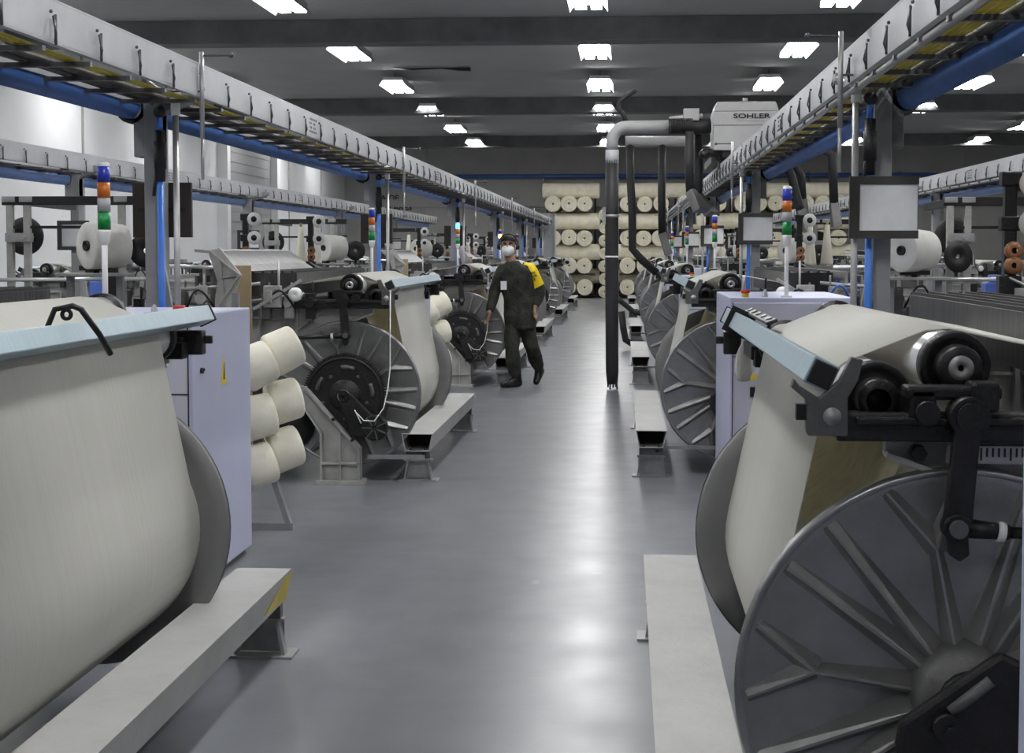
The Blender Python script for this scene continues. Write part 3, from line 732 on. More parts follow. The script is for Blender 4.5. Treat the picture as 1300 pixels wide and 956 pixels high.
for k in range(5):
    o = {2:tw1,3:tw2}.get(k) or (tw0 if k == 0 else copy_tree(tw0))
    o.location = (-2.405,7.16+P*k,1.30); o.scale = (1.07,1.07,1.165)
    if k == 4: o.location.x -= .2
    st = {2:' with its blue lamp lit',3:' with its orange lamp lit'}.get(k,'')
    tag(o,'signal tower in four colours%s, %s one left of the aisle' % (st, ORD[k]),'signal light','signal towers on the looms')
for k in range(5):
    o = copy_tree(tw0); o.location = (.985,9.72+P*k,1.315); o.scale = (1.03,1.03,1.115)
    tag(o,'signal tower in four colours, %s one right of the aisle' % ORD[k],'signal light','signal towers on the looms')

# ------------------------------------------------------------------ yarn cones beside the left cabinets
def make_cone():
    t = empty('yarn_cone')
    MB().lathe((0,0,0),(0,0,1),[(.03,-.004),(.045,0),(.112,.004),(.124,.016),(.128,.03),(.121,.165),(.114,.182),(.10,.19),(.04,.19),(.03,.186)],36).build('yarn_body','cone_yarn',t)
    MB().lathe((0,0,0),(0,0,1),[(.026,-.012),(.034,-.012),(.034,.2),(.026,.2)],20,True).build('core_tube','cone_core',t)
    return t
cone0 = make_cone()
def aim(o, d):
    o.rotation_euler = Vector(d).to_track_quat('Z','Y').to_euler()
first = True
for b_ in range(4):
    yb_ = 8.95+P*b_
    cs = empty('cone_creel',(-2.05,yb_,0)); tag(cs,'grey creel stand carrying cream yarn cones, %s left of the aisle' % ORD[b_],'creel','cone creels beside the cabinets')
    MB().bar((-.25,.25,.0),(-.25,.25,1.35),.04).bar((-.06,-.10,.62),(.14,-.10,.02),.05,.03).bar((-.35,-.10,.02),(.16,-.10,.02),.04).bar((-.35,-.10,.0),(-.35,.25,.0),.04).build('stand_frame','column_paint',cs)
    for r in range(3):
        for c in range(2):
            zc = 1.005-.283*r - .075*c; xc = .045-.115*c; yc = .0-.17*c
            if r == 2: zc -= .0
            o = cone0 if first else copy_tree(cone0); first = False
            d = Vector((.80,.38,.40 if r == 0 else (.20 if r == 1 else .26))).normalized()
            base = Vector((-2.05+xc, yb_+yc, zc)) - d*.05
            o.location = base; aim(o, d)
            tag(o,'cream yarn cone, %s tier, %s one of the pair, %s creel stand on the left' % (('top','middle','bottom')[r], ('outer','inner')[c], ORD[b_]),'yarn cone','cream yarn cones on the creels')
            MB().cyl(base - Vector(cs.location) - d*.10, base - Vector(cs.location) + d*.19, .012, n=8).build('cone_peg','black_iron',cs)

# ------------------------------------------------------------------ weft creels: big white packages, frames, discs
def make_package():
    t = empty('weft_package')
    MB().lathe((0,0,0),(1,0,0),[(.03,-.118),(.045,-.125),(.138,-.128),(.147,-.120),(.146,.0),(.136,.112),(.130,.122),(.05,.126),(.03,.12)],40).build('yarn_body','white_yarn',t)
    MB().lathe((0,0,0),(1,0,0),[(.0,-.12),(.028,-.12),(.028,-.14),(.033,-.14),(.033,.14),(0,.14)],18).build('core_tube','black_rubber',t)
    return t
def make_frame():
    t = empty('creel_frame')
    for x in (0,.12,.78):
        MB().bar((x,0,0),(x,0,1.96),.045).box(x-.05,x+.05,-.04,.04,0,.012).build('post','grey_cast',t,bevel=.003)
        MB().box(x-.045,x+.045,-.035,.035,1.93,1.97).build('clamp','galv',t,bevel=.003)
    MB().bar((-.05,0,1.94),(.95,0,1.94),.05,.06).bar((.05,.1,1.94),(.05,1.1,1.93),.05,.055).build('top_beam','black_iron',t,bevel=.003)
    MB().bar((0,0,1.76),(.8,0,1.76),.02,.02).bar((-.05,0,.9),(.9,0,.9),.04,.04).build('cross_rail','black_iron',t)
    MB().lathe((.05,.12,1.70),(0,1,0),[(.02,0),(.12,.0),(.132,.01),(.132,.02),(.02,.02)],36,True).build('disc','black_rubber',t)
    MB().box(-.02,.16,-.05,.0,1.66,1.72).cyl((.1,-.06,1.69),(.1,.12,1.69),.02,n=12).build('disc_arm','galv',t)
    MB().cyl((-.1,-.03,1.40),(1.0,-.03,1.41),.014,n=10).build('chrome_rod','chrome',t)
    MB().box(.68,.75,-.06,.0,1.28,1.50).build('dark_housing','black_iron',t,bevel=.004)
    return t
def make_feeder(s, zb=0.):
    """dark post with discs and ceramic guides; discs face the aisle camera"""
    t = empty('weft_feeder_stand')
    MB().bar((0,0,zb),(0,0,1.90),.05).box(-.04,.04,-.03,.03,1.86,1.92).box(-.04,.04,-.03,.03,1.68,1.74).box(-.045,.045,-.035,.03,1.42,1.5).box(-.08,.08,-.06,.06,zb,zb+.012).build('post','black_iron',t,bevel=.006)
    for z in (1.87,1.71):
        d = MB().lathe((s*.085,-.05,z),(0,1,0),[(.0,-.02),(.012,-.02),(.012,-.005),(.022,-.004),(.056,.0),(.060,.006),(.05,.02),(.03,.06),(.0,.06)],28).build('feeder_disc','white_plastic',t)
        MB().lathe((s*.085,-.05,z),(0,1,0),[(.0,-.025),(.014,-.025),(.018,-.008),(.026,-.006)],18).build('disc_hub','black_iron',d)
        MB().lathe((s*.05,-.01,z),(s*1,0,0),[(.0,-.03),(.032,-.02),(.03,.0),(.018,.02),(.0,.03)],16).build('guide','brown_ceramic',t)
    for z in (1.60,1.54): MB().lathe((s*.01,-.04,z),(0,1,0),[(.012,-.01),(.034,-.012),(.038,.01),(.02,.02)],18).build('guide','brown_ceramic',t)
    MB().tube([(-.02,-.02,1.5),(.05,-.06,1.46),(.13,-.03,1.42),(.17,0,1.33)],.007,6).build('yarn_arm','galv',t)
    return t
pk = make_package(); cf = make_frame(); fR = make_feeder(1); fL = make_feeder(1,1.10)
def yarn_tall():
    t = empty('tall_yarn_cone')
    MB().lathe((0,0,0),(0,0,1),[(.0,.0),(.055,.0),(.058,.02),(.020,.36),(.0,.37)],24).build('yarn_body','cone_yarn',t)
    MB().cyl((0,0,.35),(0,0,.40),.012,n=10).build('core_tip','cone_core',t)
    return t
yt = yarn_tall()
def creel_stand(x, y, lab, h=1.26):
    t = empty('package_stand',(x,y,0)); tag(t, lab,'stand','stands under the weft packages')
    MB().box(-.22,.22,-.12,.12,h-.02,h).build('shelf','grey_cast',t,bevel=.004)
    for sx in (-1,1): MB().bar((sx*.16,0,h-.02),(sx*.16,0,0),.04).build('leg','column_paint',t)
    MB().cyl((0,.02,h),(0,.02,h+.2),.02,n=10).bar((-.1,0,h+.03),(.1,0,h+.03),.03).build('spindle','black_iron',t)
    MB().lathe((.30,.10,h+.14),(.35,-.9,0),[(.02,0),(.10,.0),(.11,.01),(.11,.02),(.02,.02)],28,True).bar((.30,.12,h),(.30,.12,h+.05),.02).build('black_disc','black_rubber',t)
    return t
fp = ff = fc = fy = True
def use(proto, flag): return proto if flag else copy_tree(proto)
FL = {'pk':True,'cf':True,'fR':True,'fL':True,'yt':True}
def put(key, proto, loc, lab, cat, grp, rz=0.):
    o = proto if FL[key] else copy_tree(proto); FL[key] = False
    o.location = loc; o.rotation_euler = (0,0,rz); tag(o, lab, cat, grp); return o
for k in range(5):
    nm = ORD[k]
    # left row
    creel_stand(-3.32, 9.7+P*k, 'grey stand under the white package, %s left of the aisle' % nm, 1.46)
    put('pk', pk, (-3.26,9.72+P*k,1.63), 'large white yarn package on its side, %s one on the left' % nm,'yarn package','large weft packages', math.radians(46) )
    put('cf', cf, (-4.20,10.55+P*k,0), 'grey creel frame with black beam and disc, %s on the left' % nm,'creel frame','creel frames at the loom ends')
    put('fL', fL, (-3.27,13.45+P*k,0), 'dark post with two feeder discs on the loom, %s on the left' % nm,'yarn feeder','weft feeder posts')
    put('fR', fR, (-2.92,14.55+P*k,0), 'dark floor post with two white feeder discs, %s on the left' % nm,'yarn feeder','weft feeder posts')
    # right row
    creel_stand(1.97, 10.9+P*k, 'grey stand under the white package, %s right of the aisle' % nm, 1.42)
    put('pk', pk, (1.97,10.92+P*k,1.60), 'large white yarn package on its side, %s one on the right' % nm,'yarn package','large weft packages', math.radians(36))
    put('cf', cf, (2.25,11.15+P*k,0), 'grey creel frame with black beam and disc, %s on the right' % nm,'creel frame','creel frames at the loom ends')
for k in range(5):
    nm = ORD[k]
    put('fR', fR, (1.56,6.55+P*k,0), 'dark post with two white feeder discs, %s on the right' % nm,'yarn feeder','weft feeder posts')
    if k:
        for j,dx in enumerate((0,.15)):
            tb = MB().box(-.08,.08,-.08,.08,1.44,1.47).bar((0,0,0),(0,0,1.44),.03).build('cone_table','mid_cast',loc=(1.68+dx,6.75+P*k,0))
            tag(tb,'small dark pedestal under the %s tall cone, %s pair on the right' % (('left','right')[j],nm),'pedestal','pedestals under tall cones')
            put('yt', yt, (1.68+dx,6.75+P*k,1.47),'tall slim cream yarn cone, %s one, %s pair on the right' % (('left','right')[j],nm),'yarn cone','tall cream cones')
            tb = MB().box(-.08,.08,-.08,.08,1.44,1.47).bar((0,0,0),(0,0,1.44),.03).build('cone_table','mid_cast',loc=(-3.02-dx,14.4+P*(k-1)+7.2-6.9+.6,0))
            tag(tb,'small dark pedestal under the %s tall cone, %s pair on the left' % (('right','left')[j],nm),'pedestal','pedestals under tall cones')
            put('yt', yt, (-3.02-dx,15.3+P*(k-1),1.47),'tall slim cream yarn cone, %s one, %s pair on the left' % (('right','left')[j],nm),'yarn cone','tall cream cones')
# cast shedding housings by the left looms, cartons and tan boards
for k in range(4):
    t = empty('cast_housing',(-2.62,10.15+P*k,0)); tag(t,'grey ribbed cast housing plate, %s left of the aisle' % ORD[k],'machine housing','cast housings at the left loom ends')
    pl = [(-.10,1.60),(-.02,1.62),(.12,1.44),(.04,1.22),(.06,0),(-.12,0),(-.06,1.22),(-.04,1.40)]
    MB().prism(pl,'y',0,.03).build('plate','grey_cast',t,bevel=.004)
    MB().bar((-.09,-.01,1.60),(.11,-.01,1.44),.03,.012).bar((.11,-.01,1.44),(-.03,-.01,1.24),.03,.012).bar((-.03,-.01,1.60),(-.0,-.01,1.24),.03,.012).bar((-.04,-.01,1.42),(.1,-.01,1.44),.03,.01).build('plate_rib','grey_cast',t)
    q = MB().box(-.06,.06,0,.02,0,1.50).build('tan_board','tan_panel',loc=(-2.58,10.5+P*k,0),bevel=.003)
    tag(q,'narrow tan board behind the cast housing, %s left of the aisle' % ORD[k],'board','tan boards by the loom ends')
tag(MB().prism([(0,1.36),(.42,1.36),(.42,1.46),(.22,1.48),(.20,1.5),(0,1.49)],'y',0,.25).box(.05,.37,.05,.2,0,1.36).build('carton','carton',loc=(-3.55,13.9,0)),'brown cardboard carton on top of the loom behind the left cabinet','carton')
# blue covered drives seen between the machines
rnd = random.Random(3)
for k in range(5):
    for sx, x, nmx in ((-1,-3.9,'left'),(1,2.55,'right')):
        for j in range(2):
            q = MB().box(-.09,.09,-.08,.08,1.10,1.30+.05*j).box(-.05,.05,-.05,.05,1.30+.05*j,1.36+.05*j).cyl((0,-.12,1.2),(0,-.08,1.2),.05,n=14).box(-.03,.03,-.03,.03,0,1.10)
            o = q.build('drive_box','blue_plastic' if (j+k)%3 else 'black_iron',loc=(x+sx*(.35*j),11.9+P*k+.7*j,0),bevel=.008)
            tag(o,'small %s drive box on a post, %s pair, %s one, %s row' % ('blue' if (j+k)%3 else 'black', ORD[k], ('nearer','farther')[j], nmx),'drive box','drive boxes at the loom fronts')

# ------------------------------------------------------------------ travelling blower with suction pipes
t = empty('travelling_blower',(1.0,18.2,0)); tag(t,'grey overhead travelling blower box marked SOHLER with pipes and hoses','blower')
MB().box(0,.74,-.05,.62,2.74,3.18).prism([(0,3.18),(.04,3.29),(.70,3.29),(.74,3.18)],'y',-.05,.62).build('housing','blower',t,bevel=.01)
MB().box(-.003,.743,-.053,-.049,3.02,3.028).build('housing_seam','mid_cast',t)
text_obj('SOHLER', .072, 'black_ink', t, (.43,-.056,3.125), (PI/2,0,0), 'lettering', sx=1.6)
MB().box(.26,.58,-.052,-.0505,3.068,3.072).build('small_print_line','mid_cast',t)
MB().box(.10,.60,.0,.55,2.66,2.74).box(.20,.32,.1,.3,2.50,2.66).cyl((-.12,.1,2.72),(.15,.1,2.72),.05,n=14).sphere((-.10,.0,2.70),.06).build('motor_unit','black_iron',t,bevel=.01)
MB().cyl((.36,0,3.29),(.36,0,3.33),.03,n=10).build('vent_stub','blower',t)
zt = 3.02
MB().tube([(-.03,.1,zt+.01),(-.2,.08,zt),(-.38,.04,zt),(-.5,0,zt)],.088,16).build('corrugated_sleeve','black_rubber',t)
cr = MB()
for k in range(14): cr.lathe((-.5+k*.020,.0,zt),(1,0,0),[(.088,-.006),(.096,0),(.088,.006)],18)
cr.build('sleeve_ring','black_rubber',t)
MB().cyl((-.5,.0,zt+.08),(-.12,.05,zt+.12),.03,n=10).box(-.34,-.16,-.02,.1,zt+.06,zt+.2).build('cable_box','blower',t,bevel=.01)
el = [(-.45,0,zt),(-.98,0,zt-.005)] + [(-.98-.17*math.sin(math.radians(a_)),0,zt-.175+.17*math.cos(math.radians(a_))) for a_ in range(10,91,10)] + [(-1.15,0,zt-.28)]
MB().tube(el,.070,18).build('suction_pipe','blower',t)
MB().cyl((-1.15,0,zt-.42),(-1.15,0,zt-.27),.076,n=20).build('collar','tray',t)
MB().tube([(-1.15,0,zt-.38),(-1.152,0,2.0),(-1.147,0,1.0),(-1.14,0,.20),(-1.137,0,.06)],[.076,.078,.077,.074,.062],18).build('suction_hose','black_rubber',t)
fr_ = MB()
for k in range(9):
    a_ = 2*PI*k/9; fr_.bar((-1.137+.05*math.cos(a_),.05*math.sin(a_),.09),(-1.137+.055*math.cos(a_),.055*math.sin(a_),.0+.02*(k%3)),.02,.004)
fr_.build('frayed_end','black_rubber',t)
MB().lathe((-1.148,0,1.52),(0,0,1),[(.078,0),(.082,0),(.082,.02),(.078,.02)],18,True).build('cable_tie','white_plastic',t)
MB().lathe((-1.15,0,1.98),(0,0,1),[(.079,0),(.084,0),(.084,.035),(.079,.035)],18,True).box(-1.26,-1.22,-.05,.0,1.9,2.1).build('clip','galv',t)
MB().tube([(-.98,.1,zt+.03),(-1.02,.1,zt+.14),(-1.08,.1,zt+.21),(-1.07,.1,zt+.29),(-.98,.1,zt+.36),(-.88,.1,zt+.42)],[.035,.03,.028,.028,.027,.026],12).build('upper_hose','black_rubber',t)
# second arm behind
z2 = 2.98
MB().tube([(-.1,1.6,z2-.02),(-1.0,1.6,z2-.02)],.065,14).build('rear_pipe','blower',t)
def hose(pts, r, noz=None):
    MB().tube(pts, r, 12).build('hanging_hose','black_rubber',t)
    if noz:
        p = Vector(noz[0]); d = Vector(noz[1]).normalized(); a, b_, _ = basis(d)
        w = .07; L1 = .28
        vs = [p+a*.05+b_*.05, p-a*.05+b_*.05, p-a*.05-b_*.05, p+a*.05-b_*.05, p+d*L1+a*.15+b_*.05, p+d*L1-a*.15+b_*.05, p+d*L1-a*.15-b_*.05, p+d*L1+a*.15-b_*.05]
        MB().add(vs, [(3,2,1,0),(4,5,6,7),(0,1,5,4),(1,2,6,5),(2,3,7,6),(3,0,4,7)]).build('nozzle','mid_cast',t,bevel=.01)
hose([(-.94,1.6,2.93),(-.935,1.6,2.5),(-.91,1.6,2.1),(-.905,1.6,1.62),(-.80,1.6,1.50),(-.60,1.6,1.32)],.05)
hose([(-.54,1.6,2.93),(-.545,1.6,2.3),(-.535,1.6,1.8)],.048, ((-.535,1.6,1.82),(.3,0,-1)))
hose([(-.27,-.1,2.95),(-.28,-.1,2.6),(-.26,-.1,2.25)],.048, ((-.26,-.1,2.28),(.35,-.2,-.6)))
hose([(-.16,.3,2.95),(-.15,.3,2.5),(-.155,.3,2.2)],.052, ((-.155,.3,2.24),(.5,-.2,-.7)))
hose([(.70,.5,2.74),(.80,.5,2.7),(.93,.5,2.5),(1.03,.5,2.15),(1.05,.5,2.05)],.05, ((1.05,.5,2.08),(.4,0,-1)))
hose([(.70,1.0,2.74),(.98,1.0,2.70),(1.11,1.0,2.5),(1.13,1.0,2.2)],.048, ((1.13,1.0,2.22),(.1,0,-1)))
hose([(.70,.2,2.80),(1.1,.2,2.85),(1.37,.2,2.7),(1.40,.2,2.1)],.052, ((1.40,.2,2.15),(.1,0,-1)))
MB().box(.0,.9,.35,1.9,2.62,2.70).box(.08,.14,.3,.6,2.55,2.75).box(.3,.36,.2,.3,2.55,2.75).build('carriage','mid_cast',t)
# floor hoses by the right benches
q = MB().tube([(-.05,25.5,.62),(-.02,25.5,.35),(.02,25.5,.16),(.12,25.5,.10),(.3,25.5,.10)],.055,12).build('floor_hose','black_rubber'); tag(q,'black hose curling to the floor by the third right bench','hose')
q = MB().tube([(-.14,30,.70),(-.05,30,.62),(.2,30,.42),(.4,30,.40)],.05,12).build('floor_hose','black_rubber'); tag(q,'black hose reaching toward the fourth right bench','hose')

# ------------------------------------------------------------------ cloth rolls by the back wall
def make_roll(Lr):
    t = empty('cloth_roll')
    MB().lathe((0,0,0),(0,1,0),[(.262,0),(.270,.03),(.270,Lr-.03),(.262,Lr)],28).build('roll_body','cloth_roll',t)
    for y0,y1 in ((0,-.02),(Lr,Lr+.02)):
        MB().lathe((0,0,0),(0,1,0),[(.263,y0),(.215,y1),(.20,y0),(.185,y1),(.13,y1),(.12,y0),(.105,y1),(.06,y1),(.045,y0),(.0,y0)],28).build('wound_end','cloth_roll_end',t)
    MB().cyl((0,-.008,0),(0,Lr+.008,0),.03,n=12).build('core','black_rubber',t)
    return t
rl = make_roll(1.9); rfirst = True
def roll(loc, rz, lab, s=1.):
    global rfirst
    o = rl if rfirst else copy_tree(rl); rfirst = False
    o.location = loc; o.rotation_euler = (0,random.random()*.0,rz); o.scale = (s*(1+random.uniform(-.05,.03)),1,s*(1+random.uniform(-.05,.02)))
    tag(o, lab,'cloth roll','cream cloth rolls by the back wall')
bays = [(-2.42,3,'left stack',None),(.10,3,'middle stack',None),(2.0,3,'stack behind the blower hoses',None),(3.9,3,'stack right of the columns',None),(6.0,3,'far right stack',None)]
tiers = [.37,1.09,2.02,3.16]
for bi,(bx,nc,bn,_) in enumerate(bays):
    fr_ = empty('roll_rack',(bx,53.0,0)); tag(fr_,'low dark timber rack under the cream rolls, %s' % bn,'rack','racks for cloth rolls')
    for ti,tz in enumerate(tiers):
        MB().box(-.3,.54*nc-.2,.5,1.9,tz-.30,tz-.272).build('shelf_board','pallet',fr_)
        for c in range(nc):
            roll((bx+.54*c+random.uniform(-.02,.02),53.0+random.uniform(-.1,.1),tz+random.uniform(-.01,.02)), 0, 'cream roll seen end-on, %s from left, %s tier, %s' % (ORD[c] if c else 'first', ('bottom','second','third','top')[ti], bn))
        if ti < 3:
            zz = (tz+tiers[ti+1])/2
            roll((bx-.32,53.95 if ti == 0 else 53.45,zz+.0), -PI/2, 'cream roll lying crosswise above the %s tier, %s' % (('bottom','second','third')[ti], bn), .9 if ti == 0 else 1.02)
    MB().box(-.3,-.24,1.8,1.9,0,3.4).box(.54*nc-.26,.54*nc-.2,1.8,1.9,0,3.4).build('upright','pallet',fr_)
    roll((bx-.35,53.5,3.62), -PI/2, 'cream roll lying crosswise on top, %s' % bn, .95)
for k in range(7):
    roll((-.68+.02*(k%2),53.15,.215+.43*k), 0, 'narrow cream roll end left of the black hose, %s from the floor' % ('first','second','third','fourth','fifth','sixth','seventh')[k], .79)
t = MB().box(-.02,.02,0,.9,0,2.76).box(-.38,.0,.0,.02,0,2.76).build('partition_screen','grey_panel',loc=(-2.22,49.3,0),bevel=.004)
tag(t,'tall grey sheet screen at the far end of the left cable tray','screen')

# ------------------------------------------------------------------ person in camouflage
PX, PY = -1.225, 18.4
def pp(x, y, d=0.): return Vector(((x-793)/2000*18.4-PX, d, 1.6-(y-318)/2000*18.4))
def skin(name, vs, es, m, parent, sub=2, root=0):
    me = bpy.data.meshes.new(name); bm = bmesh.new(); lay = bm.verts.layers.skin.verify()
    bv = []
    for i,(p, r) in enumerate(vs):
        v = bm.verts.new(p); v[lay].radius = r if isinstance(r, tuple) else (r, r); v[lay].use_root = (i == root); bv.append(v)
    for a, b_ in es: bm.edges.new((bv[a], bv[b_]))
    bm.to_mesh(me); bm.free()
    o = bpy.data.objects.new(name, me); COL.objects.link(o); me.materials.append(MATS[m])
    if parent: o.parent = parent
    s = o.modifiers.new('skin','SKIN'); s.use_smooth_shade = True; s.branch_smoothing = .6
    sb = o.modifiers.new('sub','SUBSURF'); sb.levels = sub; sb.render_levels = sub
    # freeze to a plain mesh
    dg = bpy.context.evaluated_depsgraph_get(); me2 = bpy.data.meshes.new_from_object(o.evaluated_get(dg))
    o.modifiers.clear(); o.data = me2
    for p in me2.polygons: p.use_smooth = True
    if not me2.materials: me2.materials.append(MATS[m])
    return o
per = empty('person',(PX,PY,0))
tag(per,'person in dark camouflage, white mask, ear muffs and yellow armband walking down the aisle','person')
pel = pp(659,394); wst = pp(658,376,.0); chs = pp(655,352,-.01); nkb = pp(651.5,336,-.01); nk = pp(649,329,-.02)
shL = pp(637,341,-.01); elL = pp(627.5,371,.02); wrL = pp(622,395,-.08)
shR = pp(669.5,340,.02); elR = pp(685,367,.05); wrR = pp(680.5,388,-.07)
hL = pp(651.5,400,-.01); kL = pp(651,441,-.10); aL = pp(656,480.5,-.04)
hR = pp(667,400,.02); kR = pp(675,440,.02); aR = pp(683,471,.24)
hc = pp(645.5,314,-.03)
def caps(mb, p, q, r1, r2=None, n=18):
    r2 = r1 if r2 is None else r2
    mb.cyl(p, q, r1, r2, n=n); mb.sphere(p, r1, n, 10); mb.sphere(q, r2, n, 10)
def chain(mb, pts):
    for (p, r1), (q, r2) in zip(pts, pts[1:]): caps(mb, p, q, r1, r2)
def loft(mb, rings, rz=0., n=28):
    """rings: (centre, rx, ry) stacked upwards, closed at both ends"""
    vs = []
    for c, rx, ry in rings:
        for i in range(n):
            t_ = 2*PI*i/n; x = rx*math.copysign(abs(math.cos(t_))**.85, math.cos(t_)); y = ry*math.copysign(abs(math.sin(t_))**.85, math.sin(t_))
            vs.append((c.x+x*math.cos(rz)-y*math.sin(rz), c.y+x*math.sin(rz)+y*math.cos(rz), c.z))
    k = len(rings); fs = [(j*n+i, j*n+(i+1)%n, (j+1)*n+(i+1)%n, (j+1)*n+i) for j in range(k-1) for i in range(n)]
    mb.add(vs, fs + [tuple(reversed(range(n))), tuple(range((k-1)*n, k*n))], True)
def fuse(mb, name, m, parent, vox, smooth=3, wrinkle=0.):
    o = mb.build(name, m, parent)
    r = o.modifiers.new('remesh','REMESH'); r.mode = 'VOXEL'; r.voxel_size = vox
    k = o.modifiers.new('smooth','SMOOTH'); k.factor = .5; k.iterations = smooth
    if wrinkle:
        tx = bpy.data.textures.new('folds','CLOUDS'); tx.noise_scale = .09; tx.noise_depth = 2
        d = o.modifiers.new('folds','DISPLACE'); d.texture = tx; d.strength = wrinkle; d.mid_level = .5
    dg = bpy.context.evaluated_depsgraph_get(); me2 = bpy.data.meshes.new_from_object(o.evaluated_get(dg))
    o.modifiers.clear(); o.data = me2
    for p in me2.polygons: p.use_smooth = True
    if not me2.materials: me2.materials.append(MATS[m])
    return o
RZ = math.radians(-18)
def hand(mb, w, d, side):
    d = d.normalized(); lat = Vector((side*.30,-.95,0)).normalized(); inn = d.cross(lat).normalized()*side
    pa = w + d*.02; pb = w + d*.085
    for o_ in (-.026,-.009,.009,.026): caps(mb, pa+lat*o_*.7, pb+lat*o_, .016, .014, 12)
    for o_, l_ in ((.030,.072),(.010,.082),(-.010,.077),(-.029,.060)):
        k0 = pb + lat*o_; k1 = k0 + d*l_*.5 + inn*.008; k2 = k1 + d*l_*.42 + inn*.024
        caps(mb, k0, k1, .0105, .0095, 10); caps(mb, k1, k2, .0095, .008, 10)
    t0 = w + d*.03 + lat*.03; t1 = t0 + d*.035 + lat*.022 + inn*.012; t2 = t1 + d*.030 + inn*.012
    caps(mb, t0, t1, .014, .012, 10); caps(mb, t1, t2, .012, .0095, 10)
bd = MB()
loft(bd, [(pp(659,404),.13,.09),(pp(659,394),.165,.11),(pp(658,376),.14,.095),(pp(656,360,-.01),.165,.11),(pp(654,350,-.01),.15,.10),(pp(652.5,344,-.01),.11,.07),(pp(651,337,-.01),.065,.06)], RZ)
chain(bd, [(pp(651,340,-.01),.066),(pp(649,331,-.02),.060),(hc+Vector((.004,.015,-.06)),.060)])
bd.sphere((hc.x,hc.y+.012,hc.z+.030),.092,24,16,(.94,1.10,1.12)); bd.sphere((hc.x-.001,hc.y-.012,hc.z-.045),.072,20,14,(.92,1.05,1.0)); bd.sphere((hc.x-.002,hc.y-.055,hc.z-.085),.030,14,10,(1.1,.9,.8))
bd.sphere((hc.x-.003,hc.y-.094,hc.z+.005),.014,12,8,(.9,1.1,1.7))
for sx in (-1,1): bd.sphere((hc.x+sx*.088,hc.y+.01,hc.z+.008),.022,12,8,(.5,.9,1.5))
chain(bd, [(pp(639,345),.048),(elL,.042),(wrL,.029)]); chain(bd, [(pp(669,345,.02),.048),(elR,.042),(wrR,.029)])
chain(bd, [(pp(652.5,411,-.01),.070),(kL,.056),(aL,.040)]); chain(bd, [(pp(668,411,.02),.070),(kR,.056),(aR,.040)])
hand(bd, wrL, (wrL-elL)*.7+Vector((0,0,-.12)), 1); hand(bd, wrR, (wrR-elR)*.7+Vector((0,0,-.12)), -1)
body = fuse(bd, 'body', 'skin', per, .0062, 2)
jb = MB()
loft(jb, [(pp(661,417),.185,.135),(pp(660.5,410),.192,.14),(pp(660,398),.188,.138),(pp(658.5,382),.178,.13),(pp(657,368),.188,.135),(pp(655,354,-.01),.205,.14),(pp(653.5,345,-.01),.205,.135),(pp(652.5,340,-.01),.17,.115),(pp(651.5,335.5,-.01),.105,.095),(pp(651,332,-.01),.082,.082),(pp(651,330.5,.0),.072,.076)], RZ)
chain(jb, [(pp(639,343,-.01),.078),(pp(632,357,0),.074),(elL,.068),(pp(625,384,-.03),.060),(pp(622.7,392,-.06),.050)])
chain(jb, [(pp(669,343,.02),.080),(pp(677.5,355,.03),.076),(elR,.074),(pp(684,378,-.01),.064),(pp(681.5,385,-.05),.052)])
jk = fuse(jb, 'jacket', 'camouflage', per, .011, 4, .018)
tb_ = MB()
loft(tb_, [(pp(660,418),.17,.125),(pp(660,408),.185,.135),(pp(659.5,400),.18,.13)], RZ)
chain(tb_, [(pp(652,411,-.01),.098),(pp(650.5,428,-.05),.094),(kL,.084),(pp(652,457,-.10),.086),(pp(654.5,471,-.07),.076)])
chain(tb_, [(pp(668.5,411,.02),.098),(pp(672,428,.02),.094),(kR,.084),(pp(679,455,.13),.086),(pp(682,465,.18),.074)])
fuse(tb_, 'trousers', 'camouflage', per, .011, 4, .020)
# boots
def boot(shin, ank, heel, ball, toe):
    q = MB(); chain(q, [(shin,.062),(ank,.056)]); chain(q, [(ank,.054),(heel,.045)]); chain(q, [(heel,.044),(ball,.046),(toe,.038)])
    chain(q, [(ank,.05),(ball,.042)])
    return fuse(q, 'boot', 'boot', per, .009, 2)
toe = Vector((pp(640,0)[0], -.16, .040)); heel = Vector((pp(658.5,0)[0], -.0, .047))
boot(pp(655,466,-.07), pp(656.5,480.5,-.03), heel, heel.lerp(toe,.62)+Vector((0,0,.002)), toe)
boot(pp(682,461,.17), aR, Vector((pp(685,0)[0],.31,.17)), Vector((pp(681,0)[0],.21,.085)), Vector((pp(680,0)[0],.15,.050)))
